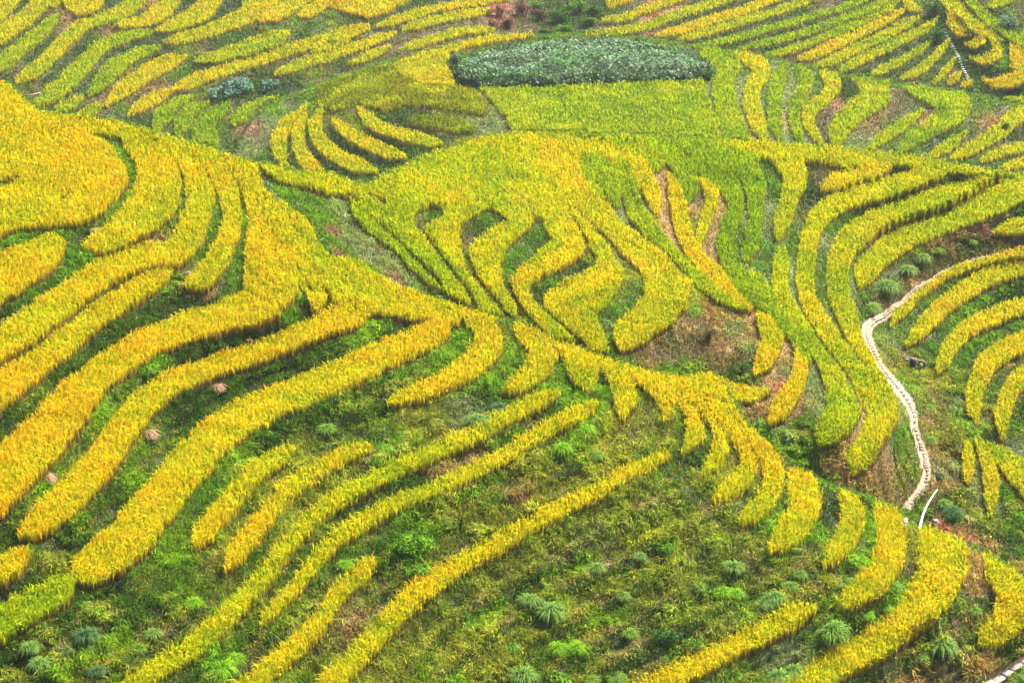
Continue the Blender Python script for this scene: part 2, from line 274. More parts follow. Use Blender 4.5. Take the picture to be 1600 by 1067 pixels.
('weedy',0,.64,'R',[(872,608,20),(840,622,22),(800,642,22),(755,668,22),(710,688,22),(650,714,22),(600,736,24),(560,757,24),(520,780,24),(480,812,24),(445,850,24),(415,890,26),(385,925,28),(350,962,28),(312,997,28),(275,1022,28),(235,1047,28),(195,1075,30),(130,1120,34)]),
('weedy',0,.66,'R',[(928,628,20),(900,642,22),(870,658,20),(835,678,20),(800,700,20),(760,722,20),(710,746,20),(660,766,20),(610,787,20),(560,815,24),(525,838,22),(500,862,22),(478,890,18),(455,920,18),(430,945,16),(408,970,12)]),
('weedy',0,.72,'R',[(582,875,22),(555,897,26),(528,925,24),(508,953,24),(488,980,26),(455,1012,26),(420,1043,26),(385,1075,28),(340,1115,30)]),
('weedy',0,.74,'R',[(1042,706,14),(1012,720,18),(975,738,20),(937,759,22),(900,778,22),(862,798,22),(820,820,22),(775,847,24),(725,873,26),(687,898,28),(650,925,30),(615,958,32),(590,985,32),(560,1018,32),(528,1052,32),(480,1105,34)]),
('weedy',0,.76,'R',[(1268,945,28),(1235,960,32),(1195,980,34),(1150,1003,32),(1100,1028,32),(1050,1052,30),(1000,1078,30),(940,1110,32)]),
('nose',0,.72,'R',[(738,492,20),(755,508,34),(763,530,42),(748,556,38),(720,578,30),(680,599,24),(640,613,20),(608,623,12)]),
('nose',0,.72,'R',[(808,505,24),(838,525,38),(848,548,40),(834,577,32),(805,598,20),(788,604,8)]),
('nose',0,.70,'R',[(862,528,24),(890,552,36),(912,577,38),(920,600,24)]),
('nose',0,.70,'R',[(945,568,24),(968,590,34),(978,618,32),(973,643,20)]),
('nose',0,.72,'R',[(1000,582,22),(1023,598,26),(1042,622,26),(1041,648,14)]),
('nose',0,.72,'R',[(1040,588,22),(1064,608,26),(1083,639,26),(1088,672,26),(1069,699,12)]),
('nose',0,.70,'R',[(1075,600,22),(1100,625,24),(1126,664,24),(1124,704,22),(1097,735,10)]),
('nose',0,.72,'R',[(1105,612,22),(1135,648,26),(1160,685,26),(1172,716,26),(1160,742,26),(1134,765,20),(1117,776,9)]),
('nose',0,.72,'R',[(1135,615,18),(1170,665,22),(1197,705,26),(1210,740,28),(1200,772,28),(1176,796,24),(1157,811,10)]),
('spurR',0,.72,'R',[(1240,738,30),(1258,768,42),(1252,802,44),(1230,830,38),(1206,851,22)]),
('spurR',0,.70,'R',[(1318,772,24),(1335,802,32),(1322,836,30),(1302,862,24),(1289,879,12)]),
('spurR',0,.76,'R',[(1372,790,24),(1390,818,36),(1392,855,42),(1375,892,42),(1345,918,34),(1312,938,24)]),
('spurR',0,.72,'R',[(1442,832,28),(1468,852,62),(1475,885,70),(1455,920,64),(1425,955,56),(1385,990,48),(1335,1020,42),(1280,1050,36),(1220,1080,34),(1160,1110,36)]),
('spurR',0,.70,'R',[(1545,870,28),(1575,897,52),(1590,930,58),(1575,965,48),(1548,990,32),(1532,1001,14)]),
]
PLOTN = len(PLOTS)

def spline(pts, n=10):
    p = np.array(pts, float)
    if len(p) == 2:
        t = np.linspace(0, 1, n)[:, None]; return p[0] * (1 - t) + p[1] * t
    q = np.vstack([2 * p[0] - p[1], p, 2 * p[-1] - p[-2]]); out = []
    for i in range(1, len(q) - 2):
        a, b, c, d = q[i - 1], q[i], q[i + 1], q[i + 2]
        m = max(3, int(np.hypot(*(c - b)[:2]) / 4))
        for k in range(m):
            t = k / m
            out.append(0.5 * ((2 * b) + (-a + c) * t + (2 * a - 5 * b + 4 * c - d) * t * t + (-a + 3 * b - 3 * c + d) * t ** 3))
    out.append(q[-2]); return np.array(out)

def inpoly(U, V, pts):
    p = pts; ins = np.zeros(U.shape, bool); n = len(p); j = n - 1
    for i in range(n):
        xi, yi = p[i]; xj, yj = p[j]
        if yi != yj:
            c = ((yi > V) != (yj > V)) & (U < (xj - xi) * (V - yi) / (yj - yi) + xi)
            ins ^= c
        j = i
    return ins

ID = np.full((NH, NW), -1, int)
ZS = HS.copy()                       # level of each cell (canopy level)
GAPS = [ # worn ridge edges cut back into merged plots (u, v, width)
 (0,[(180,205,3),(188,240,6),(205,270,9),(200,300,12)]), (0,[(262,225,3),(285,270,5),(287,310,9)]),
 (0,[(300,228,3),(333,285,5),(343,330,9),(336,370,10)]), (0,[(345,235,3),(378,300,5),(383,350,10),(368,390,10)]),
 (0,[(115,283,4),(104,300,6),(95,310,4)]), (0,[(-20,290,16),(10,280,12),(30,270,5)]),
 (0,[(440,380,3),(470,420,4),(487,450,6)]), (0,[(428,300,4),(450,335,4),(485,385,3)]),
 (0,[(505,440,4),(513,455,8),(515,470,10)]),
 (0,[(865,535,5),(878,560,12),(878,590,16)]), (0,[(795,500,4),(800,530,12),(798,560,14)]),
 (0,[(722,492,6),(722,515,16),(715,540,14)]), (0,[(1000,600,3),(1012,630,8)]),(0,[(940,572,4),(950,600,10)]),
 (0,[(1030,606,3),(1052,632,6),(1058,660,9)]), (0,[(1066,610,3),(1098,655,5),(1106,690,8)]), (0,[(1096,616,3),(1132,672,5),(1143,705,8),(1140,735,9)]), (0,[(1128,622,3),(1166,680,5),(1184,720,7),(1180,750,9)]), (0,[(985,585,3),(1003,610,6)]),
 (1,[(545,300,6),(560,312,6)]), (1,[(575,300,6),(600,312,9)]),
 (1,[(1235,385,4),(1240,440,6),(1258,490,5),(1288,535,6),(1325,585,7),(1345,630,5)]), (1,[(1280,400,6),(1286,460,7),(1303,500,6),(1335,545,6),(1362,580,4)]),
 (1,[(1105,238,3),(1150,272,4),(1166,315,6),(1150,370,8)]), (1,[(1208,262,4),(1200,300,10),(1195,350,8),(1192,400,8)]),
 (1,[(930,275,3),(957,318,6),(985,350,6),(1030,383,6),(1072,425,8)]), (1,[(975,250,3),(990,300,4),(1002,335,4)]), (1,[(1030,345,6),(1052,375,5),(1085,412,5)]),
 (1,[(560,318,3),(610,360,6),(655,405,8),(688,440,9)]), (1,[(650,345,10),(672,372,7),(700,410,8),(728,448,9),(745,476,9)]), (1,[(728,392,12),(742,425,9),(765,455,9),(795,488,9)]), (1,[(792,440,12),(805,462,9),(825,490,9),(848,515,8)]), (1,[(836,462,12),(850,478,8),(880,505,8),(915,532,8)]), (1,[(938,490,14),(948,515,12),(955,540,10)]), (1,[(916,374,10),(905,350,5),(885,322,3)]), (1,[(846,345,9),(830,325,4)]), (1,[(976,415,9),(955,385,5),(938,355,3)]),
]
def paint(mask_u0, mask_v0, sub, i, L, zval):
    s = ID[mask_v0:mask_v0 + sub.shape[0], mask_u0:mask_u0 + sub.shape[1]]
CEN = []
for i, (zone, L, t, kind, pts) in enumerate(PLOTS):
    a = np.array(pts, float)
    if kind == 'P':
        w = 4 * (vn(UU, VV, 50 + i, 9) - .5)
        m = inpoly(UU + w, VV + 3 * (vn(UU, VV, 90 + i, 9) - .5), pts) & (LAY == L)
        ID[m] = i; ZS[m] = HS[m]
    else:
        s = spline(pts); s[:, 2] = np.maximum(s[:, 2], 3) + {'nearL': 3.5, 'weedy': .5, 'nose': 2, 'spurR': 3.5, 'midR': 0, 'zigzag': 0, 'bowl': 1.5, 'dry': 1, 'gullyL': 4, 'farL': 4.5, 'farTL': 4, 'farC': 3, 'farT': 3, 'farF': 3}.get(zone, 1.8)
        cl = np.concatenate([[0], np.cumsum(np.hypot(np.diff(s[:, 0]), np.diff(s[:, 1])))])
        for e, dist_ in ((0, cl), (-1, cl[-1] - cl)):
            if 5 < s[e, 0] < 1595 and 5 < s[e, 1] < 1060:
                s[:, 2] *= np.interp(dist_, [0, min(22, cl[-1] / 3)], [.45, 1])
        zc = hsm(s[:, 0], s[:, 1], L)
        infr = (s[:, 0] > -60) & (s[:, 0] < 1660) & (s[:, 1] < 1090)
        zm = zc[infr].mean() if infr.any() else zc.mean()
        zc = .9 * zc + .1 * zm
        rad = s[:, 2].max() / 2 + 6
        i0 = max(0, int((s[:, 0].min() - rad - U0) / R)); i1 = min(NW, int((s[:, 0].max() + rad - U0) / R) + 2)
        j0 = max(0, int((s[:, 1].min() - rad - V0) / R)); j1 = min(NH, int((s[:, 1].max() + rad - V0) / R) + 2)
        if i1 <= i0 or j1 <= j0:
            CEN.append((0, 0)); continue
        UB = UU[j0:j1, i0:i1]; VB = VV[j0:j1, i0:i1]
        best = np.full(UB.shape, 9.0); zb = np.zeros(UB.shape)
        wob = 1 + .16 * (vn(UB, VB, 200 + i, 14) - .5) + .12 * (vn(UB, VB, 400 + i, 5) - .5)
        for k in range(len(s)):
            r = s[k, 2] / 2
            a0 = max(0, int((s[k, 0] - r - 4 - UB[0, 0]) / R)); a1 = int((s[k, 0] + r + 4 - UB[0, 0]) / R) + 2
            b0 = max(0, int((s[k, 1] - r - 4 - VB[0, 0]) / R)); b1 = int((s[k, 1] + r + 4 - VB[0, 0]) / R) + 2
            if a1 <= 0 or b1 <= 0: continue
            d = np.hypot(UB[b0:b1, a0:a1] - s[k, 0], VB[b0:b1, a0:a1] - s[k, 1]) / (r * wob[b0:b1, a0:a1])
            bb = best[b0:b1, a0:a1]; zz = zb[b0:b1, a0:a1]
            c = d < bb; bb[c] = d[c]; zz[c] = zc[k]
        m = (best < 1) & (LAY[j0:j1, i0:i1] == L)
        be = np.zeros(UB.shape)
        for e in (0, -1):
            be = np.maximum(be, np.clip(1.15 - np.hypot(UB - s[e, 0], VB - s[e, 1]) / (14 + 1.2 * a[:, 2].max()), 0, 1))
        zb = zb * (1 - be) + HS[j0:j1, i0:i1] * be
        ID[j0:j1, i0:i1][m] = i; ZS[j0:j1, i0:i1][m] = zb[m]
    CEN.append((float(np.clip(a[:, 0], 0, 1600).mean()), float(np.clip(a[:, 1], 0, 1067).mean())))
def stamp(pts):
    s = spline(pts); m = np.zeros((NH, NW), bool)
    for x, y, w in s:
        r = w / 2
        i0 = max(0, int((x - r - U0) / R)); i1 = int((x + r - U0) / R) + 1
        j0 = max(0, int((y - r - V0) / R)); j1 = int((y + r - V0) / R) + 1
        m[j0:j1, i0:i1] |= np.hypot(UU[j0:j1, i0:i1] - x, VV[j0:j1, i0:i1] - y) < r
    return m
for L, g in GAPS:
    m = stamp(g) & (LAY == L); ID[m] = -1
HOLES = [[(645,336),(655,322),(675,315),(697,320),(694,334),(672,344),(658,353)],
 [(717,350),(738,332),(765,319),(780,326),(793,341),(775,352),(752,366),(735,382),(730,402),(722,392),(720,370)],
 [(800,372),(822,356),(842,344),(852,352),(862,368),(848,384),(826,400),(812,420),(800,436),(792,446),(784,432),(782,412),(788,392)],
 [(916,374),(936,397),(928,412),(902,426),(872,440),(850,455),(838,468),(828,455),(826,442),(852,424),(892,408),(910,394)],
 [(976,412),(990,424),(1003,448),(996,472),(980,490),(962,500),(954,520),(940,498),(928,486),(950,470),(966,448),(975,430)]]
for g in HOLES:
    m = inpoly(UU + 5 * (vn(UU, VV, 71, 7) - .5), VV + 4 * (vn(UU, VV, 72, 7) - .5), g) & (LAY == 1); ID[m] = -1
PATH = [(1700,350,9),(1600,378,9),(1570,386,9),(1530,395,9),(1490,408,9),(1460,425,10),(1430,445,11),(1400,470,12),(1375,485,14),(1359,497,18),(1355,512,18),(1363,532,15),(1372,550,13),(1385,572,14),(1402,592,16),(1418,612,16),(1428,635,14),(1429,650,14),(1436,675,13),(1445,703,15),(1449,728,15),(1442,748,14),(1426,768,13),(1418,785,14),(1415,806,13)]
PATH2 = [(1680,975,16),(1610,1013,16),(1565,1042,16),(1520,1070,16),(1470,1105,16)]
STEPS = [(1478,44,5),(1486,60,6),(1497,80,6),(1505,100,6),(1515,120,6),(1526,140,6)]
PM = stamp(PATH) | stamp(PATH2)
PM3 = stamp([(x, y, w + 4) for x, y, w in PATH]) | stamp([(x, y, w + 4) for x, y, w in PATH2])
ID[PM3] = -1
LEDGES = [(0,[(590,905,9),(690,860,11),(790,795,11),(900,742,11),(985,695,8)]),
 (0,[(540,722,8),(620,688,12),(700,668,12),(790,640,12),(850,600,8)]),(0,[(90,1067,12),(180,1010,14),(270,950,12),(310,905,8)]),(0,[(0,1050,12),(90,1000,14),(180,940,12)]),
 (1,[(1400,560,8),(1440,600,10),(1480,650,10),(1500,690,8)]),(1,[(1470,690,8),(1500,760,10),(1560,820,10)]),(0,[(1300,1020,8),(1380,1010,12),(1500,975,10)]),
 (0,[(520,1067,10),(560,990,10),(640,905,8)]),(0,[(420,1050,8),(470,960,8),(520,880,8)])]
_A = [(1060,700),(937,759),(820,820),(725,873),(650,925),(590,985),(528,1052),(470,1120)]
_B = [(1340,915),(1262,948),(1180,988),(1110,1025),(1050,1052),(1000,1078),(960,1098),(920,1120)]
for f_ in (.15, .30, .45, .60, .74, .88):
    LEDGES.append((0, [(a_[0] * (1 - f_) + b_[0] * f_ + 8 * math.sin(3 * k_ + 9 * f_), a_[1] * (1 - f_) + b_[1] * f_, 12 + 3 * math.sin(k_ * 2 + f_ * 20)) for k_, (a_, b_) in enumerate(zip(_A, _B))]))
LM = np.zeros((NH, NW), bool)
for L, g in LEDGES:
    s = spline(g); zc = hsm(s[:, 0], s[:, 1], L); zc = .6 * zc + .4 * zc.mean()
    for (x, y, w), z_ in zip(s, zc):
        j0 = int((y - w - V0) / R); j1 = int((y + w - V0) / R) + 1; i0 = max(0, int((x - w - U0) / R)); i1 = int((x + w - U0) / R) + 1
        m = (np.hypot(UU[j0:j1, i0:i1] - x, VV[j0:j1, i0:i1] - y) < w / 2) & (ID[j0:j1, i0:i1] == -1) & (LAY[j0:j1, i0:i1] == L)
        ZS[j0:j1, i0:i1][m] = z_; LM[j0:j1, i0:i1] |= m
BEANS = [
 [(706,112),(710,101),(730,91),(770,79),(830,70),(890,65),(955,65),(1015,70),(1060,79),(1092,92),(1112,106),(1119,116),(1090,123),(1000,126),(900,130),(820,133),(755,131),(722,124)],
 [(322,150),(332,142),(352,132),(378,124),(394,130),(398,142),(375,145),(355,150),(335,156)],
 [(402,132),(415,124),(430,123),(436,130),(420,139),(406,141)],
]
for i in range(len(PLOTS)):          # drop stray scraps cut off from their plot
    js, is_ = np.where(ID == i)
    if len(js) < 8: continue
    a0, b0 = js.min(), is_.min(); mm = np.zeros((js.max() - a0 + 3, is_.max() - b0 + 3), bool); mm[js - a0 + 1, is_ - b0 + 1] = True
    lab = np.where(mm, np.arange(mm.size).reshape(mm.shape) + 1, 0)
    while True:
        n_ = lab.copy()
        for ax in (0, 1):
            for rev in (0, 1):
                q = n_[::-1] if (ax == 0 and rev) else n_[:, ::-1] if (ax == 1 and rev) else n_
                # running maximum along the axis inside the mask
                if ax == 0:
                    for r_ in range(1, q.shape[0]):
                        q[r_] = np.where(q[r_] > 0, np.maximum(q[r_], q[r_ - 1]), 0)
                else:
                    for r_ in range(1, q.shape[1]):
                        q[:, r_] = np.where(q[:, r_] > 0, np.maximum(q[:, r_], q[:, r_ - 1]), 0)
        if (n_ == lab).all(): break
        lab = n_
    vals, cnt = np.unique(lab[lab > 0], return_counts=True)
    for v_, c_ in zip(vals, cnt):
        if c_ < .12 * cnt.max():
            jj_, ii_ = np.where(lab == v_); ID[jj_ + a0 - 1, ii_ + b0 - 1] = -1
BM = [inpoly(UU, VV, b) & (LAY == (2 if k == 0 else 3)) for k, b in enumerate(BEANS)]
for b in BM: ID[b] = -2
# ------------------------------------------------------------------ level map on a 4 px grid
ID4 = ID[::2, ::2]; LAY4 = LAY[::2, ::2]; HS4 = HS[::2, ::2]; ZS4 = ZS[::2, ::2]
U4 = uu[::2]; V4 = vv[::2]; h4, w4 = ID4.shape
GUm, GVm = np.meshgrid(U4, V4)
fix = (ID4 >= 0) | (ID4 == -2)
fixz = fix | LM[::2, ::2]
d = np.where(fixz, ZS4 - HS4, 0.0)
for it in range(160):
    num = np.zeros_like(d); den = np.zeros_like(d)
    for ax, sh in ((0, 1), (0, -1), (1, 1), (1, -1)):
        dn = np.roll(d, sh, ax); ln = np.roll(LAY4, sh, ax)
        ok = ln == LAY4
        num += np.where(ok, dn, 0); den += ok
    d = np.where(fixz, d, .985 * num / np.maximum(den, 1))
# unplanted ground keeps its old, narrow steps
dn_ = fixz.astype(float)
for it in range(5):
    m_ = dn_ > 0
    for ax, sh in ((0, 1), (0, -1), (1, 1), (1, -1)): m_ = m_ | np.roll(dn_ > 0, sh, ax)
    dn_ = np.where(m_ & (dn_ == 0), 1 - it * .2 - .2 + 1e-3, dn_)
wst = np.clip(1 - dn_, 0, 1) * ((LAY4 == 0) | (LAY4 == 1)) * (GVm > 560)
STP = .5
hw = HS4 + d; q_ = hw / STP + .5 * (vn(GUm, GVm, 77, 60) - .5); fr = q_ - np.floor(q_)
fr2 = np.clip((fr - .5) / .5, 0, 1); off = (fr2 - fr + .2) * STP
STEP_T = np.where(wst > 0, fr, 0)
Z4 = hw + wst * off
GU, GV = np.meshgrid(U4, V4)
dx4, dy4, dz4 = ray(GU, GV)
Y4 = Z4 / dz4 * dy4
for k in range(h4 - 2, -1, -1):
    Y4[k] = np.maximum(Y4[k], Y4[k + 1] + .015)
T4 = Y4 / dy4
PG = np.stack([T4 * dx4, Y4, T4 * dz4 + H0], -1)
HR = .72
NOI = (vn(PG[..., 0], PG[..., 1], 3, 1.3) - .5) * .22 + (vn(PG[..., 0], PG[..., 1], 4, .5) - .5) * .12
bump = np.where(fix, 0, NOI)
PG[..., 2] += bump

def pos(u, v):
    """canopy-level world point under survey coordinates u,v (on the land sheet)"""
    fx = (np.asarray(u, float) - U4[0]) / 4.0; fy = (np.asarray(v, float) - V4[0]) / 4.0
    fx = np.clip(fx, 0, w4 - 1.001); fy = np.clip(fy, 0, h4 - 1.001)
    xi = fx.astype(int); yi = fy.astype(int); a = (fx - xi)[..., None]; b = (fy - yi)[..., None]
    la = LAY4[yi, xi]; same = (LAY4[yi + 1, xi] == la) & (LAY4[yi, xi + 1] == la) & (LAY4[yi + 1, xi + 1] == la)
    b = np.where(same[..., None], b, np.where(b > .5, 1, 0)); a = np.where(same[..., None], a, np.where(a > .5, 1, 0))
    return (PG[yi, xi] * (1 - a) + PG[yi, xi + 1] * a) * (1 - b) + (PG[yi + 1, xi] * (1 - a) + PG[yi + 1, xi + 1] * a) * b
def ground(u, v):
    p = pos(np.array([float(u)]), np.array([float(v)]))[0]; return (float(p[0]), float(p[1]), float(p[2]) - HR)

# ------------------------------------------------------------------ ground cover kinds
KIND = {  # blade colour, soil colour, height, density
 'g': ((.105,.225,.006), (.045,.070,.012), .34, 1.0),
 'l': ((.16,.31,.008), (.060,.11,.012), .42, 1.1),
 'd': ((.052,.115,.006), (.030,.042,.010), .34, 1.0),
 'o': ((.19,.26,.012), (.10,.085,.018), .40, 1.0),
 'y': ((.27,.31,.015), (.12,.14,.014), .36, 1.1),
 'p': ((.22,.28,.075), (.12,.15,.045), .34, 1.0),
 'b': ((.33,.22,.07), (.19,.12,.05), .38, .9),
 'k': ((.40,.28,.09), (.24,.15,.07), .36, .9),
 'u': ((.14,.135,.025), (.080,.065,.025), .32, .8),
 't': ((.28,.25,.06), (.19,.14,.05), .34, 1.0),
 'r': ((.40,.15,.09), (.24,.13,.08), .32, .8),
}
KP = [
# near left risers
(20,280,'l'),(20,375,'g'),(20,480,'d'),(60,445,'g'),(140,355,'d'),(180,320,'l'),(120,375,'g'),(120,400,'l'),(60,470,'g'),(20,565,'g'),(100,520,'g'),(160,450,'l'),(230,425,'l'),(280,345,'g'),(285,300,'g'),(275,360,'k'),(340,330,'l'),(335,385,'g'),(290,410,'l'),(300,420,'k'),(385,330,'l'),(375,400,'l'),(365,425,'g'),
(280,450,'d'),(220,480,'d'),(160,520,'d'),(90,570,'d'),(40,600,'g'),(0,650,'d'),(30,640,'d'),(225,560,'l'),(200,580,'g'),(180,620,'g'),(130,660,'g'),(150,640,'l'),(90,710,'g'),(80,740,'l'),(40,790,'g'),(10,810,'d'),(30,840,'g'),
(255,570,'l'),(300,555,'d'),(360,535,'d'),(420,505,'d'),(450,480,'l'),(470,470,'d'),(475,440,'l'),(330,600,'d'),(290,640,'d'),(250,670,'g'),(220,710,'g'),(190,760,'d'),(210,740,'l'),(150,800,'g'),(130,840,'d'),(70,870,'y'),(50,890,'d'),(400,580,'d'),(450,570,'d'),(500,540,'d'),(540,520,'g'),(580,505,'l'),(610,510,'d'),(520,560,'d'),(350,610,'d'),(515,450,'l'),
(700,530,'l'),(690,565,'l'),(650,590,'g'),(560,620,'g'),(500,650,'d'),(430,680,'d'),(380,690,'l'),(340,730,'l'),(310,780,'l'),(290,830,'l'),(230,880,'g'),(180,910,'d'),(270,860,'l'),(300,900,'l'),(560,640,'d'),(600,630,'d'),(480,680,'y'),(560,665,'g'),
(350,720,'g'),(300,880,'g'),(300,940,'g'),(200,930,'d'),(240,960,'d'),(150,960,'g'),(100,980,'d'),(140,1010,'l'),(60,980,'o'),(40,1020,'d'),(200,1010,'l'),(120,1040,'l'),(60,1060,'d'),(180,1050,'g'),(250,1000,'y'),(220,1030,'o'),(350,900,'o'),(340,860,'o'),
(440,720,'y'),(420,760,'o'),(390,800,'o'),(500,700,'o'),(530,730,'o'),(480,770,'o'),(440,810,'o'),(400,880,'g'),(360,930,'g'),(600,660,'l'),(640,640,'y'),(620,690,'l'),(560,700,'g'),(680,650,'y'),(700,665,'b'),(690,680,'d'),(730,640,'p'),(770,620,'d'),(790,640,'g'),
(820,560,'l'),(790,590,'l'),(850,580,'l'),(840,590,'l'),(930,610,'l'),(925,640,'l'),(880,690,'l'),(900,665,'l'),(940,600,'l'),(960,650,'y'),
(650,750,'d'),(700,725,'b'),(600,775,'g'),(550,790,'d'),(500,830,'g'),(800,660,'g'),(860,640,'d'),(830,650,'u'),(450,880,'g'),(420,930,'o'),(380,990,'g'),(330,1020,'l'),(300,1050,'g'),(440,1000,'d'),(410,1010,'u'),
(700,780,'o'),(760,760,'g'),(640,810,'l'),(640,850,'l'),(660,830,'l'),(580,840,'g'),(540,870,'l'),(600,900,'o'),(640,890,'d'),(560,960,'b'),(540,1000,'u'),(500,1040,'o'),(480,1060,'g'),(600,880,'d'),(700,850,'o'),(740,830,'d'),(800,790,'d'),(830,770,'b'),(770,800,'o'),(860,760,'o'),(880,720,'d'),(850,710,'o'),(940,720,'o'),(960,700,'y'),(1000,680,'o'),(900,750,'g'),(1000,700,'g'),(920,700,'g'),(980,670,'u'),
(840,860,'o'),(900,820,'o'),(960,790,'o'),(1010,760,'o'),(1060,730,'g'),(1060,790,'o'),(760,890,'o'),(720,930,'g'),(690,960,'o'),(650,1000,'o'),(620,1040,'y'),(780,900,'g'),(780,940,'l'),(740,960,'l'),(720,1000,'y'),(680,1050,'l'),(760,1000,'o'),(800,970,'g'),(840,900,'g'),(900,900,'o'),(940,890,'o'),(880,870,'l'),(950,950,'l'),(980,880,'g'),(1030,900,'o'),(1000,840,'o'),(1060,850,'g'),(1090,830,'o'),(1120,870,'o'),(1040,940,'o'),(1080,920,'o'),(1130,905,'l'),(1140,930,'l'),(1000,1000,'d'),(1040,1000,'g'),(930,1010,'g'),(880,1000,'l'),(870,980,'l'),(820,1010,'g'),(840,1050,'d'),(780,1050,'o'),(900,1050,'g'),(960,1050,'d'),(1080,990,'d'),(1130,960,'o'),(1110,980,'u'),(980,1020,'u'),(920,1060,'d'),
(1110,690,'g'),(1095,700,'d'),(1100,750,'g'),(1140,740,'y'),(1050,760,'g'),(1120,800,'o'),(1160,830,'o'),(1180,780,'g'),(1190,800,'l'),(1180,860,'b'),(1200,880,'o'),(1225,870,'l'),(1240,900,'d'),(1210,930,'d'),(1260,880,'g'),(1270,830,'l'),(1290,800,'d'),(1285,850,'u'),(1290,900,'g'),(1280,930,'g'),(1310,900,'d'),(1350,850,'l'),(1345,880,'l'),(1370,840,'l'),(1300,980,'l'),(1280,1000,'g'),(1240,1010,'p'),(1330,980,'d'),(1320,1000,'u'),(1400,920,'l'),(1360,960,'l'),(1350,990,'u'),(1410,850,'o'),(1420,870,'u'),(1400,890,'g'),
(1500,920,'g'),(1520,900,'b'),(1530,860,'b'),(1520,950,'u'),(1540,930,'d'),(1510,975,'g'),(1450,1000,'g'),(1490,990,'p'),(1400,1030,'p'),(1350,1050,'g'),(1420,1050,'k'),(1450,1040,'u'),(1500,1040,'u'),(1540,1020,'b'),(1580,1000,'d'),(1560,1060,'p'),(1600,1050,'g'),(1600,1000,'u'),(1250,1060,'g'),(1180,1060,'g'),(1150,1040,'g'),(1100,1060,'p'),
# valley between spur and middle hill
(390,260,'y'),(410,285,'p'),(440,290,'l'),(470,290,'l'),(490,320,'l'),(500,340,'l'),(450,275,'g'),(520,300,'p'),(530,330,'p'),(545,350,'p'),(560,370,'p'),(500,350,'r'),(520,365,'r'),(535,380,'r'),(545,392,'r'),(590,380,'p'),(600,410,'p'),(620,400,'p'),(560,390,'p'),(600,430,'u'),(612,425,'r'),(640,430,'p'),(670,440,'l'),(660,430,'p'),(700,450,'p'),(720,460,'p'),(650,450,'l'),(560,315,'d'),(580,312,'d'),(600,350,'y'),(605,365,'k'),(620,380,'p'),(515,395,'l'),(500,380,'l'),
(655,320,'l'),(650,338,'u'),(680,325,'g'),(690,335,'d'),(740,350,'d'),(760,330,'g'),(720,360,'u'),(780,325,'p'),(735,385,'o'),(730,400,'o'),(720,440,'p'),(760,460,'o'),(800,400,'l'),(820,380,'g'),(840,350,'g'),(845,370,'d'),(810,395,'g'),(880,410,'d'),(900,395,'d'),(920,380,'y'),(860,425,'g'),(840,440,'d'),(930,385,'o'),(870,505,'g'),(900,450,'g'),(950,440,'y'),(980,420,'y'),(990,440,'g'),(930,470,'g'),(960,480,'g'),(820,490,'o'),(800,440,'o'),(770,490,'o'),(780,430,'o'),(860,480,'g'),(905,520,'g'),(945,500,'p'),(955,530,'l'),(970,545,'l'),(960,560,'p'),(930,550,'l'),(1000,560,'y'),
(950,320,'p'),(970,340,'p'),(1000,350,'p'),(1000,370,'g'),(1030,390,'p'),(1060,420,'p'),(1080,440,'y'),(1090,460,'y'),(990,300,'g'),(975,280,'p'),(1095,480,'l'),
(1035,300,'k'),(1030,330,'k'),(1040,350,'k'),(1080,330,'o'),(1080,320,'k'),(1085,350,'y'),(1090,380,'k'),(1110,350,'k'),(1120,320,'k'),(1100,390,'b'),(1120,370,'k'),(1110,305,'o'),(1130,310,'k'),(1090,300,'u'),(1120,400,'k'),(1140,430,'k'),(1160,460,'k'),(1150,440,'b'),(1180,490,'k'),(1100,440,'o'),(1130,470,'o'),(1120,490,'b'),(1110,470,'r'),(1115,490,'r'),
(1070,500,'k'),(1050,510,'p'),(1060,520,'u'),(1020,520,'b'),(1040,540,'u'),(1015,550,'b'),(1080,530,'u'),(1085,545,'u'),(1100,510,'u'),(1105,500,'u'),(1120,520,'b'),(1130,540,'b'),(1110,560,'u'),(1070,565,'l'),(1050,570,'l'),(1090,560,'l'),(1100,580,'u'),(1150,500,'p'),(1150,530,'k'),(1155,550,'u'),(1160,560,'d'),(1170,530,'p'),(1170,510,'k'),(1140,580,'d'),(1160,590,'g'),(1170,580,'g'),(1200,560,'k'),(1215,560,'k'),(1210,590,'k'),(1180,620,'k'),(1160,620,'b'),(1180,640,'k'),(1220,530,'k'),(1220,590,'r'),(1230,510,'p'),(1240,490,'p'),(1250,500,'g'),
(1210,450,'p'),(1205,420,'p'),(1200,380,'g'),(1195,360,'g'),(1200,340,'p'),(1190,400,'g'),(1190,460,'u'),(1145,380,'g'),(1160,350,'g'),(1165,330,'p'),(1150,400,'p'),(1155,310,'d'),
(1210,290,'g'),(1205,320,'p'),(1235,350,'g'),(1250,330,'o'),(1250,310,'d'),(1265,310,'d'),(1268,255,'d'),(1280,260,'u'),(1240,380,'g'),(1240,410,'p'),(1240,440,'p'),(1250,470,'p'),(1260,500,'l'),(1280,530,'p'),(1290,550,'p'),
(1280,570,'p'),(1285,600,'p'),(1280,625,'p'),(1265,640,'g'),(1260,660,'g'),(1270,680,'g'),(1250,680,'g'),(1240,620,'b'),(1230,570,'p'),(1300,300,'d'),(1320,296,'d'),(1350,285,'d'),(1390,270,'d'),
(1340,320,'d'),(1300,340,'g'),(1290,370,'p'),(1280,400,'g'),(1275,440,'g'),(1285,470,'g'),(1300,500,'g'),(1320,520,'g'),(1400,310,'d'),(1430,290,'d'),(1450,280,'d'),
(1380,360,'d'),(1340,390,'g'),(1325,410,'g'),(1325,440,'p'),(1335,470,'p'),(1340,500,'g'),(1440,330,'d'),(1480,320,'d'),(1530,300,'l'),(1545,290,'l'),(1350,520,'y'),(1360,540,'y'),(1370,560,'y'),
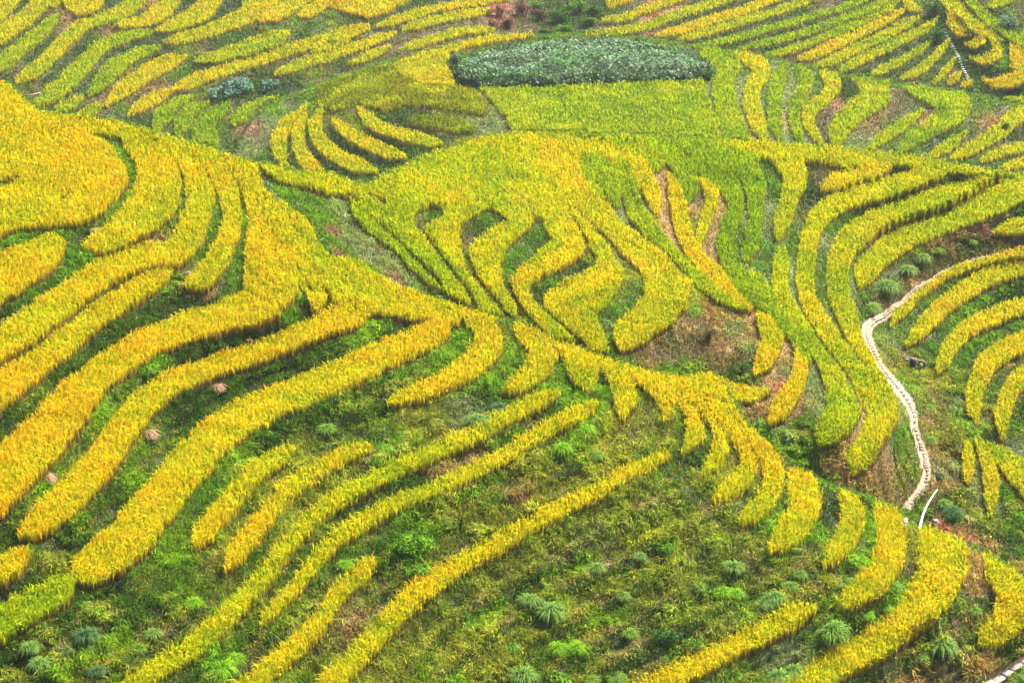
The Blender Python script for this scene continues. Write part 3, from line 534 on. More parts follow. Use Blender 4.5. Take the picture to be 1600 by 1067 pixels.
(1360,450,'g'),(1370,470,'d'),(1400,390,'o'),(1430,375,'b'),(1470,360,'b'),(1510,350,'b'),(1380,440,'p'),(1420,405,'p'),(1400,440,'g'),(1440,390,'o'),(1440,410,'u'),(1470,390,'u'),(1500,385,'u'),(1540,380,'u'),(1530,370,'d'),(1560,340,'g'),(1555,330,'k'),(1580,310,'g'),(1540,350,'r'),(1580,372,'u'),(1400,455,'u'),(1380,470,'u'),(1420,440,'b'),
(1560,400,'o'),(1480,440,'g'),(1450,470,'g'),(1430,490,'g'),(1410,510,'g'),(1530,420,'d'),(1580,405,'d'),(1540,450,'l'),(1500,480,'l'),(1470,510,'g'),(1590,450,'d'),(1560,460,'d'),(1450,530,'g'),(1580,510,'g'),(1540,520,'l'),(1510,540,'g'),(1500,560,'g'),(1480,590,'y'),(1390,520,'p'),(1380,510,'g'),(1400,540,'o'),(1400,560,'y'),(1420,580,'l'),(1440,580,'y'),(1400,565,'k'),(1460,600,'b'),(1480,610,'o'),(1450,620,'g'),(1470,640,'o'),(1470,660,'y'),(1490,670,'o'),(1500,650,'l'),(1510,660,'l'),(1450,670,'p'),(1450,640,'b'),(1500,600,'g'),(1500,620,'p'),(1550,600,'g'),(1550,640,'o'),(1540,560,'u'),(1600,640,'d'),(1590,660,'g'),(1580,700,'p'),(1560,690,'d'),
(1460,690,'b'),(1465,710,'u'),(1470,740,'b'),(1480,720,'p'),(1480,760,'d'),(1460,770,'u'),(1500,770,'d'),(1490,800,'g'),(1530,780,'p'),(1520,720,'p'),(1570,770,'g'),(1580,810,'g'),(1540,820,'g'),(1500,820,'k'),(1480,810,'r'),(1520,840,'r'),(1550,850,'k'),(1590,850,'g'),(1470,800,'r'),(1440,800,'d'),(1440,780,'g'),(1430,790,'l'),(1540,830,'d'),(1580,840,'d'),(1590,880,'b'),
(1420,690,'g'),(1400,680,'l'),(1420,660,'l'),(1400,700,'l'),(1420,720,'g'),(1400,740,'y'),(1380,740,'b'),(1390,710,'k'),(1380,760,'b'),(1360,770,'g'),(1350,690,'b'),(1340,660,'k'),(1345,640,'k'),(1320,680,'b'),(1310,720,'k'),(1300,700,'u'),(1320,740,'k'),(1340,755,'u'),(1290,715,'k'),(1410,760,'b'),(1400,780,'u'),(1400,640,'p'),(1395,620,'p'),(1420,750,'u'),(1365,700,'k'),
(1150,655,'p'),(1170,655,'p'),(1190,665,'l'),(1200,680,'l'),(1230,690,'l'),(1250,700,'l'),(1270,725,'l'),(1290,740,'l'),(1220,670,'p'),(1200,700,'r'),(1220,705,'r'),(1230,715,'u'),(1240,680,'p'),(1300,750,'g'),(1190,640,'b'),(1150,640,'g'),
# round hill and valley behind
(380,190,'k'),(400,170,'k'),(395,200,'r'),(390,215,'p'),(375,220,'p'),(410,220,'p'),(420,190,'p'),(430,160,'l'),(470,145,'l'),(450,150,'p'),(400,240,'p'),(420,250,'l'),(450,200,'p'),(455,230,'p'),(485,200,'g'),(490,240,'g'),(500,250,'d'),(470,260,'l'),(530,230,'d'),(560,240,'d'),(590,250,'d'),(540,265,'d'),(600,260,'g'),(600,220,'d'),(640,225,'d'),(660,235,'g'),(560,190,'o'),(530,170,'o'),(610,190,'d'),(700,210,'d'),(670,200,'d'),(720,210,'o'),(780,190,'p'),(760,180,'p'),(760,195,'p'),(790,200,'p'),(500,125,'k'),(480,130,'l'),(700,185,'p'),(700,175,'o'),
(1112,130,'p'),(1155,130,'p'),(1150,110,'g'),(1165,200,'k'),(1200,130,'g'),(1200,160,'g'),(1195,180,'g'),(1230,150,'p'),(1230,180,'k'),(1225,200,'p'),(1240,210,'p'),(1265,150,'u'),(1255,160,'b'),(1270,140,'g'),(1280,190,'u'),(1300,170,'u'),(1310,155,'r'),(1320,140,'d'),(1290,200,'u'),(1350,190,'b'),(1380,170,'u'),(1410,160,'u'),(1420,155,'u'),(1430,160,'g'),(1350,210,'p'),(1400,210,'g'),(1450,180,'r'),(1445,190,'u'),(1430,200,'p'),(1470,205,'d'),(1510,190,'g'),(1520,195,'u'),(1550,180,'b'),(1570,165,'u'),(1530,200,'u'),(1575,195,'d'),(1440,230,'g'),(1490,235,'g'),(1520,240,'g'),(1590,222,'u'),(1560,245,'g'),(1500,250,'g'),(1560,160,'g'),(1600,150,'g'),
(1100,110,'p'),(700,110,'g'),(900,45,'p'),
# far left
(20,30,'g'),(20,70,'d'),(50,60,'d'),(70,20,'d'),(60,80,'g'),(30,105,'u'),(40,100,'p'),(0,115,'d'),(100,50,'u'),(90,60,'g'),(110,25,'b'),(120,15,'u'),(30,140,'l'),(40,145,'u'),(100,90,'g'),(110,70,'d'),(150,50,'d'),(160,40,'u'),(145,65,'g'),(150,20,'g'),(170,48,'b'),(225,10,'g'),(230,5,'b'),(220,45,'g'),(180,70,'g'),(150,90,'g'),(130,120,'g'),(100,145,'g'),(70,165,'p'),(260,15,'g'),(265,30,'d'),(250,30,'g'),(210,75,'d'),(300,45,'d'),(330,35,'d'),(250,60,'d'),(190,120,'u'),(185,110,'b'),(200,90,'g'),(160,150,'b'),(150,140,'g'),(130,160,'g'),(300,75,'o'),(320,70,'u'),(350,65,'d'),(360,50,'p'),(380,60,'g'),(390,50,'g'),(280,115,'g'),(270,110,'l'),(240,130,'u'),(215,150,'u'),(240,140,'b'),(300,95,'g'),(340,95,'u'),(380,88,'d'),(320,130,'o'),(350,120,'d'),(380,115,'d'),(390,110,'d'),(180,175,'p'),(170,170,'d'),(230,175,'d'),(250,165,'g'),(265,180,'p'),(270,195,'p'),(295,180,'g'),(300,200,'p'),(320,170,'p'),(350,180,'o'),(360,170,'o'),(350,195,'p'),(345,160,'g'),(370,155,'g'),(390,150,'d'),(400,145,'d'),
(410,50,'o'),(440,60,'p'),(440,40,'p'),(460,30,'y'),(460,20,'l'),(480,40,'y'),(520,40,'y'),(560,35,'g'),(480,50,'g'),(450,90,'u'),(420,100,'u'),(440,110,'d'),(480,90,'u'),(500,75,'b'),(560,58,'u'),(580,52,'u'),(530,75,'g'),(600,35,'g'),(620,35,'g'),(650,20,'g'),(700,22,'g'),(640,10,'d'),(680,5,'d'),(650,50,'u'),(700,40,'u'),(740,35,'u'),(620,62,'u'),(640,80,'b'),(700,55,'u'),(740,55,'g'),(600,90,'u'),(560,95,'u'),(500,105,'o'),(480,115,'o'),(540,105,'d'),(440,130,'d'),(420,120,'d'),(460,125,'d'),(600,100,'g'),(550,110,'g'),
(780,50,'u'),(800,40,'u'),(820,40,'u'),(780,20,'r'),(820,20,'u'),(850,10,'g'),(880,20,'d'),(900,40,'g'),(940,40,'u'),(920,20,'d'),(970,15,'g'),(990,20,'u'),(1010,25,'r'),(980,35,'u'),(1050,5,'r'),(1030,30,'u'),(1080,10,'g'),(1060,45,'g'),(1120,15,'g'),(1100,35,'d'),(1160,40,'d'),(1200,30,'g'),(1080,60,'g'),(1150,65,'d'),(1200,53,'g'),(1250,40,'g'),(1300,30,'u'),(1180,75,'g'),(1230,68,'d'),(1290,52,'u'),(1350,20,'d'),(1220,92,'p'),(1240,84,'u'),(1300,60,'u'),(1360,40,'u'),(1260,98,'p'),(1300,82,'u'),(1350,62,'p'),(1400,35,'d'),(1430,20,'p'),(1320,100,'p'),(1360,80,'u'),(1400,52,'g'),(1440,30,'d'),(1340,108,'g'),(1380,90,'d'),(1420,72,'d'),(1450,55,'g'),(1460,60,'d'),(1380,112,'g'),(1420,98,'d'),(1450,80,'d'),(1460,95,'g'),(1440,118,'g'),(1480,100,'g'),(1490,105,'u'),(1490,125,'g'),(1470,30,'d'),(1475,45,'p'),(1500,70,'d'),(1500,90,'g'),(1510,110,'g'),(1520,100,'d'),(1540,105,'d'),(1540,75,'d'),(1550,115,'d'),(1565,95,'l'),(1520,140,'g'),(1560,145,'g'),(1530,130,'g'),(1480,20,'g'),(1530,5,'u'),(1540,0,'u'),(1570,30,'p'),(1590,35,'g'),(1600,25,'u'),(1580,45,'d'),(1565,20,'p'),(1540,20,'l'),
]
keys = list(KIND); KX = np.array([[a, b] for a, b, _ in KP], float); KI = np.array([keys.index(c) for _, _, c in KP])
# nearest-survey-point classification with warped borders
KMAP = np.zeros((NH, NW), int)
wu = UU + 26 * (vn(UU, VV, 11, 16) - .5) + 12 * (vn(UU, VV, 12, 6) - .5)
wv = VV + 18 * (vn(UU, VV, 13, 16) - .5) + 9 * (vn(UU, VV, 14, 6) - .5)
KLAY = layer_of(KX[:, 0], KX[:, 1])
for L in range(4):
    sel = np.where(KLAY == L)[0]; m = np.where(LAY == L)
    pu = wu[m]; pv = wv[m]; best = np.full(len(pu), 1e12); bi = np.zeros(len(pu), int)
    for k in sel:
        dd = (pu - KX[k, 0]) ** 2 + 1.6 * (pv - KX[k, 1]) ** 2
        c = dd < best; best[c] = dd[c]; bi[c] = KI[k]
    KMAP[m] = bi
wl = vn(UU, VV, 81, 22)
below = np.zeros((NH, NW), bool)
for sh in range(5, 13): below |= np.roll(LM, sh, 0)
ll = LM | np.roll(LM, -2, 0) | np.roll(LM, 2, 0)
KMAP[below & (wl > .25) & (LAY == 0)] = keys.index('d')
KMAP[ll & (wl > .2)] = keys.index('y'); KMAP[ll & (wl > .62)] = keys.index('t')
far_ = LAY == 3
for a_, b_ in (('g', 'd'), ('y', 'g'), ('p', 'g'), ('k', 'u')): 
    KMAP[far_ & (KMAP == keys.index(a_)) & (vn(UU, VV, 82, 11) > .3)] = keys.index(b_)
KC = np.array([KIND[k][0] for k in keys]); KS = np.array([KIND[k][1] for k in keys])
KH = np.array([KIND[k][2] for k in keys]); KD = np.array([KIND[k][3] for k in keys])

# ------------------------------------------------------------------ materials
def new_mat(name):
    m = bpy.data.materials.new(name); m.use_nodes = True; nt = m.node_tree; nt.nodes.clear()
    return m, nt, nt.nodes.new('ShaderNodeOutputMaterial')
def leaf_mat(name, rough=.55, trans=.32, spec=.25):
    m, nt, out = new_mat(name)
    a = nt.nodes.new('ShaderNodeAttribute'); a.attribute_name = 'col'
    p = nt.nodes.new('ShaderNodeBsdfPrincipled'); p.inputs['Roughness'].default_value = rough
    p.inputs['Specular IOR Level'].default_value = spec
    t = nt.nodes.new('ShaderNodeBsdfTranslucent'); mx = nt.nodes.new('ShaderNodeMixShader'); mx.inputs[0].default_value = trans
    nt.links.new(a.outputs['Color'], p.inputs['Base Color']); nt.links.new(a.outputs['Color'], t.inputs['Color'])
    nt.links.new(p.outputs[0], mx.inputs[1]); nt.links.new(t.outputs[0], mx.inputs[2]); nt.links.new(mx.outputs[0], out.inputs['Surface'])
    return m
def noise_mat(name, c1, c2, scale=8, rough=.8, bump=.3, attr=False, metal=0):
    m, nt, out = new_mat(name)
    tc = nt.nodes.new('ShaderNodeNewGeometry'); n = nt.nodes.new('ShaderNodeTexNoise')
    n.inputs['Scale'].default_value = scale; n.inputs['Detail'].default_value = 6
    nt.links.new(tc.outputs['Position'], n.inputs['Vector'])
    r = nt.nodes.new('ShaderNodeValToRGB'); r.color_ramp.elements[0].position = .3; r.color_ramp.elements[1].position = .7
    r.color_ramp.elements[0].color = (*c1, 1); r.color_ramp.elements[1].color = (*c2, 1)
    nt.links.new(n.outputs['Fac'], r.inputs[0])
    p = nt.nodes.new('ShaderNodeBsdfPrincipled'); p.inputs['Roughness'].default_value = rough; p.inputs['Metallic'].default_value = metal
    src = r.outputs[0]
    if attr:
        a = nt.nodes.new('ShaderNodeAttribute'); a.attribute_name = 'col'
        mx = nt.nodes.new('ShaderNodeMix'); mx.data_type = 'RGBA'; mx.blend_type = 'MULTIPLY'; mx.inputs[0].default_value = 1
        nt.links.new(a.outputs['Color'], mx.inputs[6]); nt.links.new(src, mx.inputs[7]); src = mx.outputs[2]
    nt.links.new(src, p.inputs['Base Color'])
    b = nt.nodes.new('ShaderNodeBump'); b.inputs['Strength'].default_value = bump; b.inputs['Distance'].default_value = .1
    nt.links.new(n.outputs['Fac'], b.inputs['Height']); nt.links.new(b.outputs[0], p.inputs['Normal'])
    nt.links.new(p.outputs[0], out.inputs['Surface'])
    return m
M_RICE = leaf_mat('rice', .65, .38, .10)
M_GRASS = leaf_mat('grass', .7, .34, .07)
M_BEAN = leaf_mat('bean_leaf', .65, .2, .12)
M_LAND = noise_mat('hillside_soil', (.72, .7, .66), (1.25, 1.2, 1.1), 2.3, .95, .5, attr=True)
M_STONE = noise_mat('path_stone', (.13, .09, .065), (.27, .205, .155), 3.5, .8, .3)
M_CONC = noise_mat('path_concrete', (.30, .23, .19), (.42, .34, .29), 2.5, .85, .2)
M_WHITE = noise_mat('white_plastic_pipe', (.78, .78, .80), (.86, .86, .88), 5, .35, .02)
M_WOOD = noise_mat('old_wood', (.16, .11, .07), (.34, .26, .19), 14, .8, .3)
M_DARKWOOD = noise_mat('dark_wood', (.03, .025, .02), (.07, .055, .045), 14, .8, .3)
M_BLUE = noise_mat('dark_blue_tarp', (.012, .014, .035), (.03, .03, .07), 9, .6, .2)
M_RED = noise_mat('faded_red_cloth', (.20, .035, .04), (.32, .07, .06), 9, .7, .2)
M_RUBBER = noise_mat('black_rubber', (.012, .012, .013), (.03, .03, .032), 9, .7, .1)
M_PALE = noise_mat('pale_bamboo', (.52, .44, .22), (.68, .60, .34), 9, .6, .1)

# ------------------------------------------------------------------ mesh builders
def mk(name, V, faces4, faces3, col, mat, parent=None, smooth=False):
    me = bpy.data.meshes.new(name)
    n4, n3 = len(faces4), len(faces3)
    me.vertices.add(len(V)); me.vertices.foreach_set('co', np.asarray(V, np.float32).ravel())
    loops = np.concatenate([np.asarray(faces4, np.int32).ravel(), np.asarray(faces3, np.int32).ravel()]).astype(np.int32)
    me.loops.add(len(loops)); me.loops.foreach_set('vertex_index', loops)
    me.polygons.add(n4 + n3)
    st = np.concatenate([np.arange(n4) * 4, n4 * 4 + np.arange(n3) * 3]).astype(np.int32)
    me.polygons.foreach_set('loop_start', st)
    if smooth: me.polygons.foreach_set('use_smooth', np.ones(n4 + n3, bool))
    me.update(calc_edges=True); me.validate()
    if col is not None:
        a = me.color_attributes.new('col', 'FLOAT_COLOR', 'POINT')
        c = np.ones((len(V), 4), np.float32); c[:, :3] = col; a.data.foreach_set('color', c.ravel())
    me.materials.append(mat)
    o = bpy.data.objects.new(name, me); COL.objects.link(o)
    if parent: o.parent = parent
    return o
def tag(o, label=None, cat=None, group=None, kind=None):
    if label: o['label'] = label
    if cat: o['category'] = cat
    if group: o['group'] = group
    if kind: o['kind'] = kind
    return o
def empty(name, loc=(0, 0, 0)):
    o = bpy.data.objects.new(name, None); o.location = loc; o.empty_display_size = .3; COL.objects.link(o); return o

def blade_geo(B, h, w, phi, om, um, ot, ut, cb, cm, ct, face=None):
    """blades: root B, height h, width w, leaning towards phi; mid at (om,um)*h, tip at (ot,ut)*h"""
    n = len(B)
    D = np.stack([np.cos(phi), np.sin(phi), 0 * phi], -1)
    if face is None: face = rng.uniform(-1.2, 1.2, n)
    S = np.stack([np.cos(face), np.sin(face), 0 * face], -1) * (w / 2)[:, None]
    hh = h[:, None]
    mid = B + D * (om[:, None] * hh) + np.array([0, 0, 1.]) * (um[:, None] * hh)
    tip = B + D * (ot[:, None] * hh) + np.array([0, 0, 1.]) * (ut[:, None] * hh)
    V = np.stack([B - S * .7, B + S * .7, mid - S, mid + S, tip], 1).reshape(-1, 3)
    C = np.stack([cb, cb, cm, cm, ct], 1).reshape(-1, 3)
    k = np.arange(n)[:, None] * 5
    return V, k + np.array([0, 1, 3, 2]), k + np.array([2, 3, 4]), C
# ------------------------------------------------------------------ the land: one sheet
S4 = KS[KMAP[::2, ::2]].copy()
for _ in range(2):
    S4 = (S4 + np.roll(S4, 1, 0) + np.roll(S4, -1, 0) + np.roll(S4, 1, 1) + np.roll(S4, -1, 1)) / 5
S4[fix] = (.12, .11, .025); S4[ID4 == -2] = (.035, .07, .02)
S4[PM[::2, ::2]] = (.34, .24, .17)
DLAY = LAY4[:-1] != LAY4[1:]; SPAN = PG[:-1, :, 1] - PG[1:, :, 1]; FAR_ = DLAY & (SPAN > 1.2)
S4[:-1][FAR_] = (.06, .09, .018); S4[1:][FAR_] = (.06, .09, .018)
PT = PG.copy(); PT[..., 2] -= HR
top = PT[:1].copy(); top[..., 1] += 500; top[..., 2] += 90; top[..., 0] *= 2.2
bot = PT[-1:].copy(); bot[..., 1] *= .45; bot[..., 2] += 6
PT = np.concatenate([top, PT, bot], 0); SC = np.concatenate([S4[:1], S4, S4[-1:]], 0)
hh_, ww_ = PT.shape[:2]
ix = np.arange(hh_ * ww_).reshape(hh_, ww_)
Fq = np.stack([ix[1:, :-1], ix[1:, 1:], ix[:-1, 1:], ix[:-1, :-1]], -1).reshape(-1, 4)
land = mk('terraced_hillside', PT.reshape(-1, 3), Fq, np.zeros((0, 3), int), SC.reshape(-1, 3), M_LAND, smooth=True)
tag(land, kind='structure')

# ------------------------------------------------------------------ rice
RAMP_T = [0, .3, .5, .65, .8, 1]
RAMP = np.array([(.15,.34,.004), (.42,.58,.002), (.60,.63,.002), (.79,.66,.002), (.85,.60,.002), (.84,.42,.004)])
def ramp(t):
    t = np.clip(t, 0, 1); return np.stack([np.interp(t, RAMP_T, RAMP[:, k]) for k in range(3)], -1)
inframe = (UU > -25) & (UU < 1625) & (VV > -20) & (VV < 1095)
def sample(mask, dens):
    """scatter: survey coordinates of random roots in the masked cells"""
    js, is_ = np.where(mask)
    n = np.where(inframe[js, is_], dens if np.isscalar(dens) else dens[js, is_], .35)
    k = np.floor(n + rng.random(len(n))).astype(int)
    js = np.repeat(js, k); is_ = np.repeat(is_, k)
    u = uu[is_] + rng.uniform(-1, 1, len(js)) * R / 2; v = vv[js] + rng.uniform(-1, 1, len(js)) * R / 2
    return u, v, js, is_
dist4 = np.linalg.norm(PG - np.array([0, 0, H0]), axis=-1)
DIST = np.kron(dist4, np.ones((2, 2)))[:NH, :NW]

edge = np.zeros((NH, NW), bool)
for dj, di in ((1, 0), (2, 0), (4, 0), (0, 2), (0, -2), (0, 4), (0, -4), (-2, 0), (6, 1), (6, -1)):
    edge |= np.roll(np.roll(ID, -dj, 0), -di, 1) != ID

# labels
ORD = ['first','second','third','fourth','fifth','sixth','seventh','eighth','ninth','tenth','eleventh','twelfth','thirteenth','fourteenth','fifteenth','sixteenth','seventeenth','eighteenth','nineteenth','twentieth']
SPECIAL = {}
cr = [i for i, p in enumerate(PLOTS) if p[0] == 'crest']
SPECIAL[cr[0]] = 'golden rice band along the near ridge top at upper left'
SPECIAL[cr[1]] = 'yellow green rice band on the near ridge between the two gullies'
SPECIAL[cr[2]] = 'golden rice band on the near ridge crest right of centre'
mt = [i for i, p in enumerate(PLOTS) if p[0] == 'midtop']
SPECIAL[mt[0]] = 'wide yellow rice field over the left top of the middle hill'
SPECIAL[mt[1]] = 'wide lime green rice field over the centre top of the middle hill'
SPECIAL[mt[2]] = 'orange tinged rice band curving over the top of the middle hill'
SPECIAL[mt[3]] = 'long yellow rice band along the right brow of the middle hill'
rd = [i for i, p in enumerate(PLOTS) if p[0] == 'round']
SPECIAL[rd[0]] = 'golden rice field left of and behind the dark leafy plot'
SPECIAL[rd[1]] = 'dull olive rice field below left of the dark leafy plot'
SPECIAL[rd[2]] = 'thin olive rice strip left of the flat lime field'
SPECIAL[rd[3]] = 'flat wide lime rice field in front of the dark leafy plot'
def plot_label(i):
    if i in SPECIAL: return SPECIAL[i]
    zone, L, t, kind, pts = PLOTS[i]; key, where = ZONES[zone]
    members = [j for j, p in enumerate(PLOTS) if p[0] == zone]
    members.sort(key=lambda j: CEN[j][0 if key == 'x' else 1])
    k = members.index(i)
    colr = 'green' if t < .33 else 'lime' if t < .46 else 'yellow' if t < .63 else 'golden' if t < .77 else 'orange'
    wmax = max(p[2] for p in pts) if kind == 'R' else 60
    length = sum(math.hypot(pts[a + 1][0] - pts[a][0], pts[a + 1][1] - pts[a][1]) for a in range(len(pts) - 1))
    sz = 'short' if length < 90 else 'long' if length > 350 else ('broad' if wmax > 35 else 'narrow')
    return '%s %s rice strip, %s from %s %s' % (sz, colr, ORD[k], 'left' if key == 'x' else 'top', where)
GROUPS = {'near': 'rice strips on the near spur', 'mid': 'rice strips on the middle hill', 'back': 'rice strips on the round hill', 'far': 'rice strips on the far slopes'}
LGRP = ['near', 'mid', 'back', 'far']
n_rice = 0
for i, (zone, L, t, kind, pts) in enumerate(PLOTS):
    m = ID == i
    if m.sum() < 6: print('EMPTY PLOT', i, zone, pts[0]); continue
    js, is_ = np.where(m)
    c = pos(uu[is_], vv[js]).mean(0)
    root = empty('rice_strip', (float(c[0]), float(c[1]), float(c[2]) - HR))
    tag(root, plot_label(i), 'rice strip', GROUPS[LGRP[L]])
    dens = 1.15 + .0022 * (DIST - 100).clip(0, 250)
    u, v, jj, ii = sample(m, dens)
    if zone in ('weedy', 'nose', 'spurR'):
        u = u + rng.normal(0, 1.6, len(u)); v = v + rng.normal(0, 1.3, len(v))
    B = pos(u, v); n = len(B); n_rice += n
    dd = DIST[jj, ii]
    # ears
    big = vn(B[:, 0], B[:, 1], 21, 5.5) - .5; mid = vn(B[:, 0], B[:, 1], 22, 1.6) - .5; fine = vn(B[:, 0], B[:, 1], 23, .5) - .5
    tt = t - .02 + .24 * big + .18 * mid + .16 * fine + rng.normal(0, .07, n)
    gl = rng.random(n) < .17; tt = np.where(gl, tt - .26, tt)
    hgt = HR * (.62 + .16 * rng.random(n) + .20 * mid + .12 * fine) * (1 + .15 * (dd > 180))
    if zone in ('weedy', 'nose', 'spurR'): hgt = hgt * rng.uniform(.75, 1.35, n)
    Br = B.copy(); Br[:, 2] += -HR * .62 + .10 * mid + .05 * rng.normal(0, 1, n)
    wid = np.maximum(.040, dd * .00052) * rng.uniform(.75, 1.3, n)
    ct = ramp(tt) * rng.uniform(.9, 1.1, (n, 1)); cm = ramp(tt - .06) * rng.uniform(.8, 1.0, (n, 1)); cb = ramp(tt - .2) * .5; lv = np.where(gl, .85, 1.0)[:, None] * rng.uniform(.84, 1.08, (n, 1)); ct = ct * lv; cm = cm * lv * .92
    if i in rd[1:3]: dull = (1 - .35 * (vn(B[:, 0], B[:, 1], 25, 2.5) > .35)[:, None]) * np.array([.92, .88, 1.1]); ct = ct * dull; cm = cm * dull; cb = cb * dull
    flow = 6.28 * vn(B[:, 0], B[:, 1], 24, 3.0) * 1.5
    phi = flow + rng.normal(0, 1.5, n)
    lean = rng.uniform(.10, .55, n)
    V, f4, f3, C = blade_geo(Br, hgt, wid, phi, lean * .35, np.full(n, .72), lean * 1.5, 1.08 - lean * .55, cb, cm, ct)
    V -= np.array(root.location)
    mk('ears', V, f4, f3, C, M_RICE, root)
    # stalks, seen along the edges
    sm = m & (edge | (rng.random((NH, NW)) < .18))
    u, v, jj, ii = sample(sm, 1.6)
    B = pos(u, v); n = len(B); dd = DIST[jj, ii]
    if n:
        B[:, 2] -= HR + .12
        tt = t - .12 + rng.normal(0, .1, n)
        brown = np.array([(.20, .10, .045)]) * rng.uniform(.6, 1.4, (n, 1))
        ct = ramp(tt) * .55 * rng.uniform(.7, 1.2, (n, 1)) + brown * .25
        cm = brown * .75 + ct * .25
        wid = np.maximum(.04, dd * .00048) * rng.uniform(.7, 1.3, n)
        lean = rng.uniform(0, .22, n); phi = rng.uniform(0, 6.28, n)
        hgt = HR * rng.uniform(.72, .98, n) + .1
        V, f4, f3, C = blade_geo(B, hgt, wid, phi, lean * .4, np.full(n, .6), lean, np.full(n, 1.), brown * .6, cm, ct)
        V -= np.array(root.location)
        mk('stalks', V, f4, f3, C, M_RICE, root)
print('rice blades', n_rice)

# ------------------------------------------------------------------ grass on the banks, one uncountable cover
gm = (ID == -1) & ~PM
patch = vn(UU, VV, 31, 12)
# (the lee sides of the ridges are covered too)
fj, fi = np.where(FAR_ & (GVm[:-1] > -60)); fi_ = np.minimum(fi + 1, w4 - 1)
ar = SPAN[fj, fi] * np.linalg.norm(PG[fj + 1, fi_, :2] - PG[fj + 1, fi, :2], axis=-1); kf = np.minimum(np.floor(ar * 7 + rng.random(len(ar))).astype(int), 400)
fj = np.repeat(fj, kf); fi = np.repeat(fi, kf); fi_ = np.minimum(fi + 1, w4 - 1); fa = rng.random(len(fj))[:, None]; fb = rng.random(len(fj))[:, None]
LEE = (PG[fj, fi] * (1 - fb) + PG[fj, fi_] * fb) * fa + (PG[fj + 1, fi] * (1 - fb) + PG[fj + 1, fi_] * fb) * (1 - fa)
LEE[:, 2] -= HR + .05
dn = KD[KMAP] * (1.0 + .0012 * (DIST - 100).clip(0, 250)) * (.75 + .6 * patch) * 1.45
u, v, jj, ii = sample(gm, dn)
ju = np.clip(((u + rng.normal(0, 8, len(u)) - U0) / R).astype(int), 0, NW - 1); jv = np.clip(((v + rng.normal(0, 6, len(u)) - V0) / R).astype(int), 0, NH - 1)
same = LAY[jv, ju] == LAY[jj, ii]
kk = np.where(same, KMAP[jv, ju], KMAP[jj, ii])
B = pos(u, v); n = len(B); dd = DIST[jj, ii]; B[:, 2] -= HR + .04
mid = vn(B[:, 0], B[:, 1], 41, 1.4) - .5; fine = vn(B[:, 0], B[:, 1], 42, .45) - .5; big = vn(B[:, 0], B[:, 1], 43, 4.0) - .5
nearrice = edge[jj, ii]
hgt = KH[kk] * (.75 + .5 * rng.random(n) + 1.1 * mid + .8 * fine).clip(.3, 2.2) * (1 + .2 * (dd > 180)) * np.where(nearrice, np.where((LAY[jj, ii] == 0) & (v > 600) & (u > 280), 1.2, .8), 1)
lipv = STEP_T[np.clip(((v - V4[0]) / 4 + .5).astype(int), 0, h4 - 1), np.clip(((u - U4[0]) / 4 + .5).astype(int), 0, w4 - 1)]
onlip = (lipv > .05) & (lipv < .5) & np.isin(kk, [keys.index('o'), keys.index('g'), keys.index('y'), keys.index('u'), keys.index('b')])
hgt = np.where(onlip, hgt * 1.25, hgt)
seed = onlip & (rng.random(n) < .55)
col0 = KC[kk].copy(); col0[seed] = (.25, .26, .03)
col = col0 * (1 + .7 * mid + .7 * fine + .3 * big)[:, None] * rng.uniform(.65, 1.35, (n, 1))
hue = rng.normal(0, .10, n) + .25 * big
col = col * np.stack([1 + hue, np.ones(n), 1 - hue], -1)
dry = rng.random(n) < .02
col[dry] = np.array([.34, .25, .12]) * rng.uniform(.6, 1.2, (dry.sum(), 1))
col = col.clip(.004, .8)
wid = np.maximum(.030, dd * .00042) * rng.uniform(.7, 1.4, n)
lean = rng.uniform(.2, .8, n); phi = 6.28 * vn(B[:, 0], B[:, 1], 44, 1.1) * 2 + rng.normal(0, .9, n)
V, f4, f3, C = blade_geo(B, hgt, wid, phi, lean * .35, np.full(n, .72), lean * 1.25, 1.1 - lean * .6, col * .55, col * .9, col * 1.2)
nl = len(LEE); cl_ = np.array([.12, .22, .012]) * (1 + .8 * (vn(LEE[:, 0], LEE[:, 1], 91, 2.5) - .5))[:, None] * rng.uniform(.6, 1.4, (nl, 1)); ll_ = rng.uniform(.2, .7, nl)
V2, g4, g3, C2 = blade_geo(LEE, rng.uniform(.25, .6, nl), rng.uniform(.06, .13, nl), rng.uniform(0, 6.28, nl), ll_ * .35, np.full(nl, .72), ll_ * 1.2, 1.1 - ll_ * .6, cl_ * .55, cl_ * .9, cl_ * 1.2)
f4 = np.concatenate([f4, g4 + len(V)]); f3 = np.concatenate([f3, g3 + len(V)]); V = np.concatenate([V, V2]); C = np.concatenate([C, C2]); print('lee', nl)
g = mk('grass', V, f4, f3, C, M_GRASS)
tag(g, 'mixed grass and weeds covering the terrace banks', 'grass', kind='stuff')
print('grass', n)

